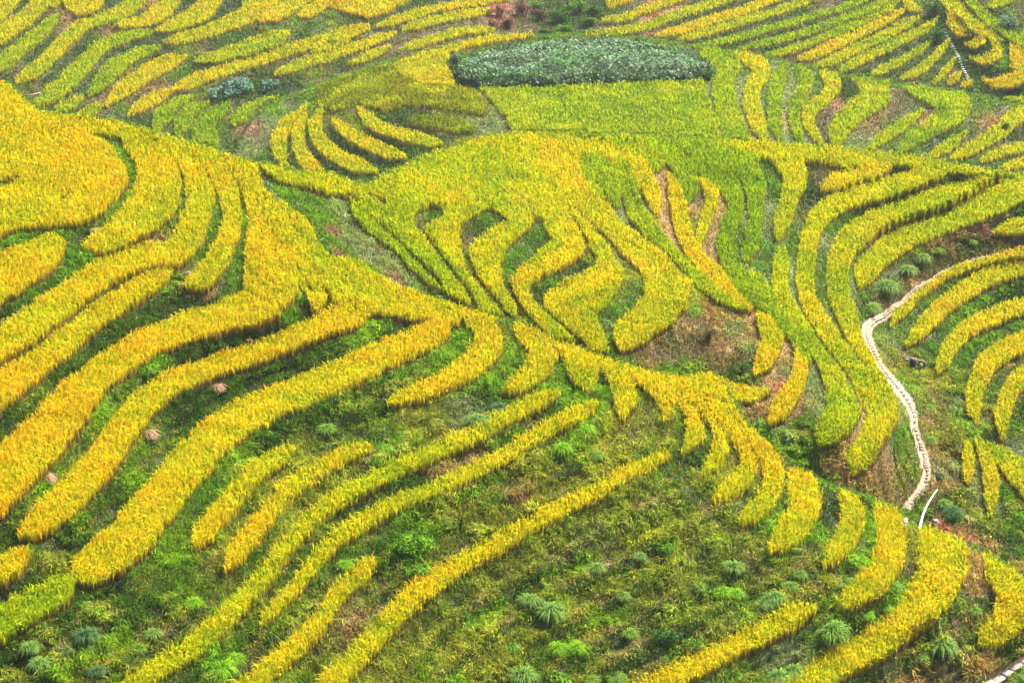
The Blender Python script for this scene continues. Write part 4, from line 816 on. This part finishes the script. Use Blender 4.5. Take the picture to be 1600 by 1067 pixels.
# ------------------------------------------------------------------ leafy plots (thick leaf canopy)
def leaf_quads(Cn, size, tilt, col):
    n = len(Cn); a = rng.uniform(0, 6.28, n); b = rng.normal(0, 1, n) * tilt; c = rng.normal(0, 1, n) * tilt
    X = np.stack([np.cos(a), np.sin(a), b], -1) * size[:, None]; Y = np.stack([-np.sin(a), np.cos(a), c], -1) * size[:, None] * .75
    V = np.stack([Cn - X, Cn - Y, Cn + X, Cn + Y], 1).reshape(-1, 3)
    return V, np.arange(n)[:, None] * 4 + np.arange(4), np.repeat(col, 4, 0)
BL = ['big dark green leafy crop plot on top of the round hill', 'long blue green leafy patch in the far left gully', 'small dark leafy patch just right of the long blue green one']
for k, b in enumerate(BM):
    js, is_ = np.where(b)
    c = pos(uu[is_], vv[js]).mean(0); zt = float(c[2])
    root = empty('bean_plot', (float(c[0]), float(c[1]), zt - HR))
    tag(root, BL[k], 'crop plot', 'leafy crop plots')
    u, v, jj, ii = sample(b & (vn(UU, VV, 67, 7) + .8 * edge < 1.45), 3.2)
    B = pos(u, v); n = len(B)
    h = (1.7 if k == 0 else 1.2) * (.75 + 1.1 * (vn(B[:, 0], B[:, 1], 61, 1.6) - .5) + .5 * (vn(B[:, 0], B[:, 1], 66, 4.5) - .5) + .35 * (vn(B[:, 0], B[:, 1], 62, .6) - .5))
    if k == 0:
        er = b.copy(); dist_e = np.zeros((NH, NW))
        for it in range(9):
            dist_e += er; er = er & np.roll(er, 1, 0) & np.roll(er, -1, 0) & np.roll(er, 1, 1) & np.roll(er, -1, 1)
            er = er & np.roll(er, 2, 1) & np.roll(er, -2, 1)
        h = h * (.42 + .58 * np.clip(dist_e[jj, ii] / 8, 0, 1) ** .6)
    B[:, 2] += h - HR + .12 * rng.normal(0, 1, n)
    tone = vn(B[:, 0], B[:, 1], 63, 7.0)
    c1 = np.array([.13, .25, .08]); c2 = np.array([.22, .33, .19]); c3 = np.array([.10, .26, .035])
    w1 = (rng.random(n) < .30 + .35 * tone)[:, None]; col = np.where(w1, c2, c1)
    lush = ((tone < .38) & (rng.random(n) < .6))[:, None]; col = np.where(lush, c3, col) * rng.uniform(.6, 1.35, (n, 1))
    if k: col = col * np.array([.75, .85, 1.25])
    V, f4, C = leaf_quads(B, rng.uniform(.10, .22, n), .55, col)
    V -= np.array(root.location); mk('leaves', V, f4, np.zeros((0, 3), int), C, M_BEAN, root)
    # flank foliage from the ground up
    em = b & edge
    u, v, jj, ii = sample(em, 7.0 if k == 0 else 4.0)
    B = pos(u, v); n = len(B); h = (1.65 if k == 0 else 1.1) * (.7 + .8 * (vn(B[:, 0], B[:, 1], 61, 1.6) - .5))
    B[:, 2] += -HR + rng.random(n) * h; B[:, :2] += rng.normal(0, .12, (n, 2))
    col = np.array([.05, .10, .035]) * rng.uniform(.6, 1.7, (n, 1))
    V, f4, C = leaf_quads(B, rng.uniform(.10, .18, n), .9, col)
    V -= np.array(root.location); mk('flank_leaves', V, f4, np.zeros((0, 3), int), C, M_BEAN, root)
    mk_stem_u, mk_stem_v, jj, ii = sample(b, .25)
    B = pos(mk_stem_u, mk_stem_v); n = len(B); B[:, 2] -= HR + .05
    br = np.array([(.05, .05, .02)]) * np.ones((n, 1))
    V, f4, f3, C = blade_geo(B, rng.uniform(.7, .9, n), np.full(n, .05), rng.uniform(0, 6.28, n), np.full(n, .05), np.full(n, .5), np.full(n, .1), np.full(n, 1.), br, br, br)
    V -= np.array(root.location); mk('stems', V, f4, f3, C, M_GRASS, root)
# ------------------------------------------------------------------ tussocks and bushes
def tussock_mesh(seed, nb, col, tipcol):
    r = np.random.default_rng(seed)
    phi = r.uniform(0, 6.28, nb); rad = r.random(nb) ** .7 * .16
    B = np.stack([np.cos(phi) * rad, np.sin(phi) * rad, np.full(nb, -.05)], -1)
    Lb = r.uniform(.7, 1.15, nb); out = (.05 + .50 * r.random(nb))
    ph = phi + r.normal(0, .4, nb)
    c = np.array(col) * r.uniform(.6, 1.4, (nb, 1)); ct = np.array(tipcol) * r.uniform(.7, 1.3, (nb, 1))
    # three-piece arching leaf
    D = np.stack([np.cos(ph), np.sin(ph), 0 * ph], -1); Sd = np.stack([-np.sin(ph), np.cos(ph), 0 * ph], -1)
    Z = np.array([0, 0, 1.]); Lc = Lb[:, None]; o = out[:, None]; w = r.uniform(.009, .017, nb)[:, None] * 1.25
    p0 = B; p1 = B + D * o * .45 * Lc + Z * .62 * Lc; p2 = B + D * o * 1.15 * Lc + Z * (.82 - .25 * o) * Lc; p3 = B + D * o * 1.75 * Lc + Z * (.66 - .75 * o) * Lc
    V = np.stack([p0 - Sd * w, p0 + Sd * w, p1 - Sd * w * 1.2, p1 + Sd * w * 1.2, p2 - Sd * w, p2 + Sd * w, p3], 1).reshape(-1, 3)
    C = np.stack([c * .5, c * .5, c, c, ct, ct, ct], 1).reshape(-1, 3)
    k = np.arange(nb)[:, None] * 7
    return V, np.concatenate([k + np.array([0, 1, 3, 2]), k + np.array([2, 3, 5, 4])]), k + np.array([4, 5, 6]), C
TK = {'pale': ((.09,.19,.02), (.18,.31,.055)), 'green': ((.09,.19,.015), (.18,.32,.035)), 'lush': ((.13,.30,.008), (.20,.40,.012)), 'dark': ((.035,.09,.02), (.09,.18,.055))}
TPROTO = {}
for kname, (c1, c2) in TK.items():
    for s in range(2):
        V, f4, f3, C = tussock_mesh(900 + s + len(kname) * 7, 380, c1, c2)
        o = mk('grass_tussock', V, f4, f3, C, M_GRASS); me = o.data
        bpy.data.objects.remove(o); TPROTO[(kname, s)] = me
TUS = [ # zone, kind, u, v, size
('cb','pale',828,927,1.0),('cb','green',852,905,.8),('cb','pale',860,948,1.2),('cb','pale',932,876,1.0),('cb','pale',1000,892,.6),('cb','pale',973,918,.9),('cb','pale',1000,855,.7),('cb','green',985,978,.8),
('cb','pale',815,1045,1.3),('cb','green',960,1045,1.0),('cb','lush',900,1003,1.0),('cb','lush',870,1003,.9),('cb','pale',1145,878,1.2),('cb','lush',1128,915,1.0),('cb','lush',1150,918,.9),('cb','pale',1092,905,.7),('cb','pale',1090,955,.6),('cb','green',925,1050,.9),('cb','lush',905,872,.6),('cb','green',800,995,.8),
('cr','pale',1194,930,1.0),('cr','pale',1210,925,1.0),('cr','green',1250,888,1.0),('cr','green',1235,905,.8),('cr','green',1300,985,1.3),('cr','pale',1260,1012,1.1),('cr','pale',1215,1048,1.3),('cr','pale',1238,1040,1.0),('cr','pale',1380,1052,1.2),('cr','green',1350,1060,.9),('cr','pale',1470,1005,1.3),('cr','pale',1500,990,1.0),('cr','green',1440,1015,.8),('cr','green',1330,895,.7),('cr','green',1525,945,.8),('cr','lush',1385,935,.8),('cr','lush',1355,950,.9),('cr','green',1310,900,.7),('cr','pale',1400,905,.6),('cr','pale',1590,1045,.8),
('bl','dark',98,1000,.9),('bl','pale',60,1025,.9),('bl','dark',132,985,.9),('bl','dark',20,1058,1.1),('bl','pale',160,985,.7),('bl','pale',238,975,1.0),('bl','pale',260,985,.9),('bl','dark',150,1035,.8),('bl','lush',345,1035,1.2),('bl','lush',362,1018,1.0),('bl','green',215,1000,.8),('bl','lush',300,925,.9),('bl','pale',180,945,.8),('bl','pale',45,1000,.8),
('mc','pale',745,648,1.0),('mc','dark',780,632,1.1),('mc','pale',762,640,.8),('mc','lush',602,690,1.0),('mc','lush',590,705,.8),('mc','lush',650,672,.8),('mc','green',510,662,.8),('mc','green',625,665,.8),('mc','lush',880,690,.9),('mc','lush',915,662,.9),('mc','lush',936,625,.8),('mc','lush',538,870,.8),('mc','green',930,700,.9),('mc','lush',845,590,.7),
('pa','pale',1385,448,1.5),('pa','pale',1417,418,1.7),('pa','pale',1405,430,1.2),('pa','pale',1442,400,1.3),('pa','green',1362,476,1.2),('pa','green',1465,385,1.1),('pa','green',1520,372,.9),('pa','lush',1428,598,.8),('pa','green',1452,628,.8),('pa','dark',1560,696,.9),('pa','lush',1505,655,.8),('pa','green',1475,780,1.0),('pa','dark',1490,792,1.1),('pa','dark',1470,735,.8),('pa','green',1455,680,.7),
]
TZ = {'cb': 'on the weedy slope at bottom centre', 'cr': 'on the banks at bottom right', 'bl': 'on the bank at bottom left', 'mc': 'on the banks near the picture centre', 'pa': 'beside the stone path'}
TW = {'pale': 'pale', 'green': 'green', 'lush': 'bright green', 'dark': 'dark green'}
TUS = [t for k, t in enumerate(TUS) if not (t[1] == 'pale' and k % 3 == 1)]
for zc in TZ:
    mem = sorted([t for t in TUS if t[0] == zc], key=lambda t: t[2])
    for k, (z_, kn, u, v, s) in enumerate(mem):
        o = bpy.data.objects.new('grass_tussock', TPROTO[(kn, k % 2)]); COL.objects.link(o)
        o.location = ground(u, v); o.rotation_euler = (0, 0, random.uniform(0, 6.28)); s *= random.uniform(.65, 1.05)
        o.scale = (s, s, s * random.uniform(.7, .9))
        tag(o, '%s arching grass tussock, %s from left %s' % (TW[kn], ORD[k], TZ[zc]), 'grass clump', 'grass tussocks ' + TZ[zc])
def bush(u, v, rx, ry, hz, nl, size, cols, label, group, dim=.45):
    g = ground(u, v); root = empty('bush', g); tag(root, label, 'bush', group)
    lobes = [(random.uniform(-.6, .6) * rx, random.uniform(-.6, .6) * ry, hz * random.uniform(.35, .75), random.uniform(.35, .6)) for _ in range(7)]
    pts = []
    for _ in range(nl):
        lx, ly, lz, lr = random.choice(lobes); a = rng.normal(0, 1, 3); a /= np.linalg.norm(a); q = lr * random.random() ** .35
        pts.append((lx + a[0] * q * rx, ly + a[1] * q * ry, max(.02, lz + a[2] * q * hz * .8)))
    P = np.array(pts); n = len(P)
    ci = rng.integers(0, len(cols), n); col = np.array(cols)[ci] * rng.uniform(.6, 1.4, (n, 1))
    V, f4, C = leaf_quads(P, rng.uniform(.6, 1.2, n) * size, .7, col)
    mk('foliage', V, f4, np.zeros((0, 3), int), C, M_GRASS, root)
    B = np.array([(random.uniform(-.25, .25) * rx, random.uniform(-.25, .25) * ry, -.1) for _ in range(14)]); n = len(B)
    br = np.array([(.09, .06, .035)]) * np.ones((n, 1))
    V, f4, f3, C = blade_geo(B, np.full(n, hz * .9), np.full(n, .05 + .02 * rx), rng.uniform(0, 6.28, n), np.full(n, .1), np.full(n, .5), np.full(n, .3), np.full(n, .95), br, br, br)
    mk('stems', V, f4, f3, C, M_GRASS, root)
GR = [(.13,.29,.008),(.18,.36,.010),(.08,.20,.012)]; DG = [(.035,.10,.02),(.05,.14,.02),(.07,.19,.025)]; PU = [(.16,.05,.05),(.09,.045,.05),(.28,.12,.08),(.13,.12,.05)]
RD = [(.40,.13,.10),(.28,.12,.08),(.22,.20,.08)]; PG_ = [(.14,.24,.10),(.24,.32,.17),(.09,.18,.07)]; YG = [(.20,.34,.02),(.11,.26,.02)]
for a in [
 (640,850,1.5,1.2,1.1,1500,.075,GR,'big bright green leafy bush below the centre of the picture','bushes on the near spur'),
 (655,880,1.0,.8,.7,600,.07,GR,'low bright green bush at the lower edge of the big leafy one','bushes on the near spur'),
 (1040,990,.9,.7,1.0,600,.07,DG,'dark green rounded bush above the golden strip at bottom centre','bushes on the near spur'),
 (1085,1002,.7,.6,.8,160,.07,YG,'sparse yellow green shrub right of the dark rounded bush','bushes on the near spur'),
 (868,1052,.9,.7,.6,420,.10,YG,'broad leaved light green shrub at the bottom edge left of centre','bushes on the near spur'),
 (1282,862,.6,.5,.7,300,.06,YG,'small leafy green bush between two golden strips at lower right','bushes on the near spur'),
 (1035,850,.8,.6,.7,380,.06,GR,'green leafy bush on the upper weedy slope','bushes on the near spur'),
 (778,20,1.6,1.2,2.0,700,.13,RD,'rusty red shrub at the left end of the bush row','bushes in the far gully'),
 (792,38,1.5,1.0,1.8,600,.12,PU,'purple shrub under the rusty red one','bushes in the far gully'),
 (770,38,1.2,1.0,1.4,420,.12,RD,'low reddish shrub beside the yellow far strips','bushes in the far gully'),
 (815,18,1.6,1.2,2.2,700,.13,PU,'tall purple shrub in the middle of the bush row','bushes in the far gully'),
 (842,25,1.8,1.2,1.8,700,.13,PU,'wide purple brown shrub left of the green bushes','bushes in the far gully'),
 (838,8,1.4,1.0,1.4,500,.12,YG,'yellow green shrub at the top edge above the purple ones','bushes in the far gully'),
 (875,30,2.0,1.4,2.2,900,.14,DG,'dark green bush at the left of the green bushes','bushes in the far gully'),
 (900,16,2.2,1.4,2.0,900,.14,GR,'bright green bush near the top edge','bushes in the far gully'),
 (930,22,1.8,1.2,2.0,700,.14,DG,'dark green bush nearest to the far golden strips','bushes in the far gully'),
 (848,50,1.8,.8,1.0,500,.12,DG,'low dark bush at the back left edge of the dark leafy plot','bushes in the far gully'),
 (885,44,2.0,.8,1.2,700,.12,GR,'low green leafy bush just behind the dark leafy plot','bushes in the far gully'),
 (920,34,1.8,.8,1.4,700,.12,GR,'bright leafy bush at the right end of the bush row','bushes in the far gully'),
 (712,96,1.1,1.0,2.0,500,.11,PG_,'tall grey green bush at the left corner of the dark leafy plot','bushes on the round hill'),
 (1578,42,2.2,1.8,2.6,900,.14,PG_,'pale green bush among the top right terraces','bushes on the far slopes'),
 (1458,16,1.3,1.0,1.8,420,.13,DG,'dark green bush above the white steps','bushes on the far slopes'),
 (1466,58,1.4,1.0,2.2,500,.13,DG,'dark bush left of the white steps','bushes on the far slopes'),
 (760,126,1.8,.9,1.5,600,.12,DG,'dark bush at the left of the front edge of the leafy plot','bushes on the round hill'),
 (845,124,2.0,.9,1.5,700,.12,YG,'yellow green bush at the front edge of the leafy plot, left of centre','bushes on the round hill'),
 (925,122,1.8,.9,1.6,600,.12,DG,'dark bush at the middle of the front edge of the leafy plot','bushes on the round hill'),
 (1000,120,1.8,.9,1.3,600,.12,[(.16,.18,.03),(.10,.16,.03)],'olive bush at the front edge of the leafy plot, right of centre','bushes on the round hill'),
 (1104,118,1.2,.8,1.2,450,.11,DG,'dark low bush at the right corner of the dark leafy plot','bushes on the round hill'),
 (1570,198,1.0,.8,1.3,300,.11,DG,'dark bush on the terrace edge at right','bushes on the far slopes'),
 (1490,800,.9,.8,.8,400,.07,DG,'dark bush right of the leaning white pipe','bushes beside the stone path'),
 (1462,560,.5,.5,.5,200,.06,GR,'small green bush right of the dark handcart','bushes beside the stone path'),
 (1162,572,.7,.6,.9,300,.07,DG,'dark bush in the dry gully','bushes on the middle hill'),
 (1105,522,.6,.6,1.3,300,.06,[(.10,.07,.035),(.16,.10,.05),(.08,.08,.03)],'brown withered bush in the dry gully','bushes on the middle hill'),
]: bush(*a)

# ------------------------------------------------------------------ small straw bundles
def straw_mesh():
    r = np.random.default_rng(5); n = 130
    x = r.normal(0, .1, n); B = np.stack([x * .5 - .38, r.normal(0, .09, n), np.abs(r.normal(0, .07, n)) + .03], -1)
    phi = r.normal(0, .28, n); c = np.array([.52, .33, .20]) * r.uniform(.6, 1.3, (n, 1))
    return blade_geo(B, r.uniform(.7, 1.0, n), np.full(n, .03), phi, np.full(n, .45), np.full(n, .22), np.full(n, 1.), r.uniform(-.05, .16, n), c * .8, c, c, face=r.normal(1.57, .3, n))
V, f4, f3, C = straw_mesh(); so = mk('straw_bundle', V, f4, f3, C, M_GRASS); SM = so.data; bpy.data.objects.remove(so)
for k, (u, v, s, a, lb) in enumerate([(234,668,1.0,-.6,'dry straw bundle hanging over the bank below the second golden strip'),(74,732,.9,-.2,'flat pinkish straw bundle on the bank at far left'),(146,352,.9,-.5,'straw bundle at the lower tip of the upper left field'),(283,328,.5,.2,'upper straw bundle on the bank inside the curved strips'),(270,358,.5,-.2,'lower straw bundle on the bank inside the curved strips'),(293,416,.55,.1,'small straw bundle at the foot of the short curved strip'),(234,566,.6,0,'small straw bundle on the bank near the left forked strips'),(340,594,.9,-.7,'straw bundle lying under the long golden strip left of centre'),(388,520,.6,.3,'small straw bundle below the widest golden strip')]):
    o = bpy.data.objects.new('straw_bundle', SM); COL.objects.link(o); o.location = ground(u, v); o.location.z += .12
    o.rotation_euler = (0, .25, a); o.scale = (s, s, s); tag(o, lb, 'straw bundle', 'straw bundles on the banks')

# ------------------------------------------------------------------ solid helpers
class MB:
    def __init__(s): s.v = []; s.f4 = []; s.f3 = []
    def box(s, c, size, R3=None, taper=1.0):
        x, y, z = [q / 2 for q in size]; n = len(s.v)
        pts = [(-x,-y,-z),(x,-y,-z),(x,y,-z),(-x,y,-z),(-x*taper,-y*taper,z),(x*taper,-y*taper,z),(x*taper,y*taper,z),(-x*taper,y*taper,z)]
        for p in pts:
            p = np.array(p)
            if R3 is not None: p = R3 @ p
            s.v.append(tuple(np.array(c) + p))
        s.f4 += [[n+a for a in q] for q in ((0,3,2,1),(4,5,6,7),(0,1,5,4),(1,2,6,5),(2,3,7,6),(3,0,4,7))]
    def tube(s, path, rad, k=8):
        path = [np.array(p, float) for p in path]; n0 = len(s.v)
        for i, p in enumerate(path):
            t = path[min(i+1, len(path)-1)] - path[max(i-1, 0)]; t /= np.linalg.norm(t)
            a = np.cross(t, [0, 0, 1.]) if abs(t[2]) < .95 else np.cross(t, [1., 0, 0]); a /= np.linalg.norm(a); b = np.cross(t, a)
            r = rad[i] if hasattr(rad, '__len__') else rad
            for j in range(k):
                q = 6.2832 * j / k; s.v.append(tuple(p + r * (math.cos(q) * a + math.sin(q) * b)))
        for i in range(len(path) - 1):
            for j in range(k):
                s.f4.append([n0+i*k+j, n0+i*k+(j+1)%k, n0+(i+1)*k+(j+1)%k, n0+(i+1)*k+j])
        for e, base in ((0, n0), (1, n0 + (len(path)-1)*k)):
            c = len(s.v); s.v.append(tuple(path[0] if e == 0 else path[-1]))
            for j in range(k):
                s.f3.append([c, base+(j+1)%k, base+j] if e == 0 else [c, base+j, base+(j+1)%k])
    def ring(s, c, R_, r, axis, k=20, m=7):
        ax = np.array(axis, float); ax /= np.linalg.norm(ax); a = np.cross(ax, [0, 0, 1.]); a /= np.linalg.norm(a); b = np.cross(ax, a); n0 = len(s.v)
        for i in range(k):
            q = 6.2832*i/k; d_ = math.cos(q)*a + math.sin(q)*b
            for j in range(m):
                w = 6.2832*j/m; s.v.append(tuple(np.array(c) + d_*(R_ + r*math.cos(w)) + ax*r*math.sin(w)))
        for i in range(k):
            for j in range(m):
                s.f4.append([n0+i*m+j, n0+((i+1)%k)*m+j, n0+((i+1)%k)*m+(j+1)%m, n0+i*m+(j+1)%m])
    def build(s, name, mat, parent=None):
        f4 = np.array(s.f4, int).reshape(-1, 4); f3 = np.array(s.f3, int).reshape(-1, 3)
        return mk(name, np.array(s.v), f4, f3, None, mat, parent)
def rotz(a):
    return np.array([[math.cos(a), -math.sin(a), 0], [math.sin(a), math.cos(a), 0], [0, 0, 1]])

# stone path: irregular slabs laid along the trodden line
def slabs(line, width, step, mat, name, thick=.10, gap=.8):
    s = spline(line); g = pos(s[:, 0], s[:, 1]); g[:, 2] -= HR
    mb = MB(); d0 = np.concatenate([[0], np.cumsum(np.linalg.norm(np.diff(g, axis=0), axis=1))]); L = d0[-1]; q = 0
    while q < L - step:
        st = step * random.uniform(.75, 1.3); p = np.array([np.interp(q + st/2, d0, g[:, k]) for k in range(3)])
        p2 = np.array([np.interp(q + st, d0, g[:, k]) for k in range(3)]); t = p2 - p; a = math.atan2(t[1], t[0])
        w = width * random.uniform(.8, 1.15)
        mb.box(p + np.array([0, 0, .06 + random.uniform(-.02, .03)]), (st * gap, w, thick), rotz(a + random.uniform(-.12, .12)), random.uniform(.86, .95))
        q += st
    o = mb.build(name, mat); tag(o, kind='structure'); return o
slabs(PATH, .38, .40, M_STONE, 'path', .07, 1.02)
slabs(PATH2, .55, .9, M_CONC, 'path', .07, 1.02)
slabs(STEPS, .45, .8, noise_mat('pale_step_stone', (.55,.55,.50), (.78,.78,.72), 4, .8, .1), 'steps', .18, .42)

# white pipe leaning out of the bank, with its timber prop
gb = np.array(ground(1437, 822)); gt = np.array(ground(1466, 775))
root = empty('water_pipe', tuple(gb)); tag(root, 'white plastic pipe sloping down the bank to the golden rice at lower right', 'pipe')
def on(u, v, dist):   # point at a set distance along the sight line, for tall thin things standing on the land
    dx, dy, dz = ray(u, v); t = dist / math.sqrt(dx*dx + dy*dy + dz*dz); return np.array([dx*t, dy*t, dz*t + H0])
D0 = np.linalg.norm(gb - [0, 0, H0]); D1 = D0 + 6
a0 = gb + np.array([0, 0, .45]); a1 = np.array(ground(1464, 768)) + [0, 0, .8]
ptsp = [a0 * (1 - t) + a1 * t + np.array([-.22 * math.sin(math.pi * t) , 0, .0]) for t in np.linspace(0, 1, 9)]
mb = MB(); mb.tube([p - gb for p in ptsp], [.075,.075,.07,.07,.065,.06,.05,.045,.04], 10); mb.build('pipe', M_WHITE, root)
mb = MB(); mb.ring(ptsp[4] - gb, .07, .015, ptsp[5] - ptsp[3]); mb.build('collar', M_PALE, root)
gp = np.array(ground(1458, 822))
root = empty('pipe_prop', tuple(gp)); tag(root, 'dark wooden prop with a crossbar beside the white pipe', 'wooden prop')
mb = MB(); mb.tube([(0, 0, -.1), (.02, 0, .5), (-.03, 0, 1.25)], [.05, .045, .04]); mb.build('post', M_DARKWOOD, root)
mb = MB(); mb.tube([(-.55, .1, .98), (0, 0, 1.04), (.42, -.05, 1.0)], .028); mb.build('crossbar', M_PALE, root)
mb = MB(); mb.box((.16, .05, 1.13), (.4, .3, .05), rotz(.4)); mb.box((.3, .1, 1.0), (.2, .22, .05), rotz(-.3)); mb.build('boards', M_WOOD, root)
# low rail at far left
ga = np.array(ground(38, 149)); gc = np.array(ground(64, 147))
root = empty('bamboo_rail', tuple(ga)); tag(root, 'thin pale bamboo rail across the gully at far left', 'rail')
mb = MB(); mb.tube([(0, 0, .75), ((gc - ga) * .5 + [0, 0, .68])[0:3], (gc - ga) + [0, 0, .95]], .05); mb.build('rail', M_PALE, root)
for q in (.1, .9):
    mb = MB(); p = (gc - ga) * q; mb.tube([p + [0, 0, -.1], p + [0, 0, .8]], .045); mb.build('post', M_WOOD, root)
# dark handcart left on the slope beside the path
gh = np.array(ground(1428, 562))
root = empty('handcart', tuple(gh)); tag(root, 'small dark handcart with a wheel and pale pole on the slope right of the path', 'handcart')
mb = MB(); Rr = rotz(-.25)
mb.box((-.12, 0, .52), (.42, .5, .62), Rr, .8); mb.build('tray', M_BLUE, root)
mb = MB(); mb.box((.12, -.14, .45), (.12, .30, .66), Rr, .85); mb.build('side_panel', M_RED, root)
wr = empty('wheel', (0, 0, 0)); wr.parent = root; wr.location = (.62, -.05, .33)
mb = MB(); mb.ring((0, 0, 0), .25, .065, (.25, 1, 0)); mb.build('tyre', M_RUBBER, wr)
mb = MB(); mb.tube([(-.02, -.09, 0), (.02, .09, 0)], .05)
for q in range(6):
    a = q * 1.047; mb.tube([(0, 0, 0), (.22 * math.cos(a), -.055 * math.cos(a), .22 * math.sin(a))], .014, 5)
mb.build('spokes', M_WHITE, wr)
mb = MB(); mb.tube([(-.95, .1, .93), (-.4, .05, .90), (.1, 0, .82), (.85, -.05, .58)], .032); mb.build('pole', M_PALE, root)
mb = MB(); mb.tube([(-.95, -.2, .90), (-.5, -.15, .78), (-.3, -.1, .7)], .03); mb.box((-.62, .0, .72), (.34, .22, .10), Rr); mb.build('handle', M_WOOD, root)
mb = MB(); mb.tube([(-.3, 0, .3), (.62, -.05, .33)], .03); mb.tube([(-.28, .1, .3), (-.42, .1, -.05)], .025); mb.tube([(-.2, -.15, .3), (-.3, -.2, -.05)], .025); mb.build('frame', M_DARKWOOD, root)

# ------------------------------------------------------------------ light
w = bpy.data.worlds.new('World'); scn.world = w; w.use_nodes = True; nt = w.node_tree
bg = nt.nodes['Background']; sky = nt.nodes.new('ShaderNodeTexSky'); sky.sky_type = 'NISHITA'; sky.sun_disc = False
EL, AZ = math.radians(44), math.radians(44)     # sun behind the hills, to the right
sky.sun_elevation = EL; sky.sun_rotation = AZ; sky.air_density = 1.0; sky.dust_density = 6.0
nt.links.new(sky.outputs[0], bg.inputs[0]); bg.inputs[1].default_value = .12
sd = bpy.data.lights.new('sun', 'SUN'); sd.energy = 4.5; sd.angle = math.radians(5); sd.color = (1, .95, .86)
sun = bpy.data.objects.new('sun', sd); COL.objects.link(sun)
from mathutils import Vector
dirv = Vector((math.sin(AZ) * math.cos(EL), math.cos(AZ) * math.cos(EL), math.sin(EL)))
sun.rotation_euler = dirv.to_track_quat('Z', 'Y').to_euler(); sun.location = (0, 150, 200)
scn.view_settings.view_transform = 'Standard'; scn.view_settings.look = 'None'; scn.view_settings.exposure = 1.4; scn.view_settings.gamma = 1

# ------------------------------------------------------------------ valley haze
lo = PT.reshape(-1, 3).min(0); hi = PT.reshape(-1, 3).max(0)
hz = bpy.data.materials.new('haze'); hz.use_nodes = True; hn = hz.node_tree; hn.nodes.clear()
ho = hn.nodes.new('ShaderNodeOutputMaterial'); hv = hn.nodes.new('ShaderNodeVolumePrincipled')
hv.inputs['Color'].default_value = (.86, .92, 1, 1); hv.inputs['Density'].default_value = .0001; hn.links.new(hv.outputs[0], ho.inputs['Volume'])
mb = MB(); c0 = np.array([(lo[0] + hi[0]) / 2, (min(lo[1], -20) + hi[1]) / 2, (lo[2] - 1 + max(hi[2], H0) + 3) / 2])
mb.box(c0, (hi[0] - lo[0] + 20, hi[1] - min(lo[1], -20) + 30, max(hi[2], H0) + 3 - lo[2] + 1)); ho_ = mb.build('haze', hz); tag(ho_, kind='stuff')
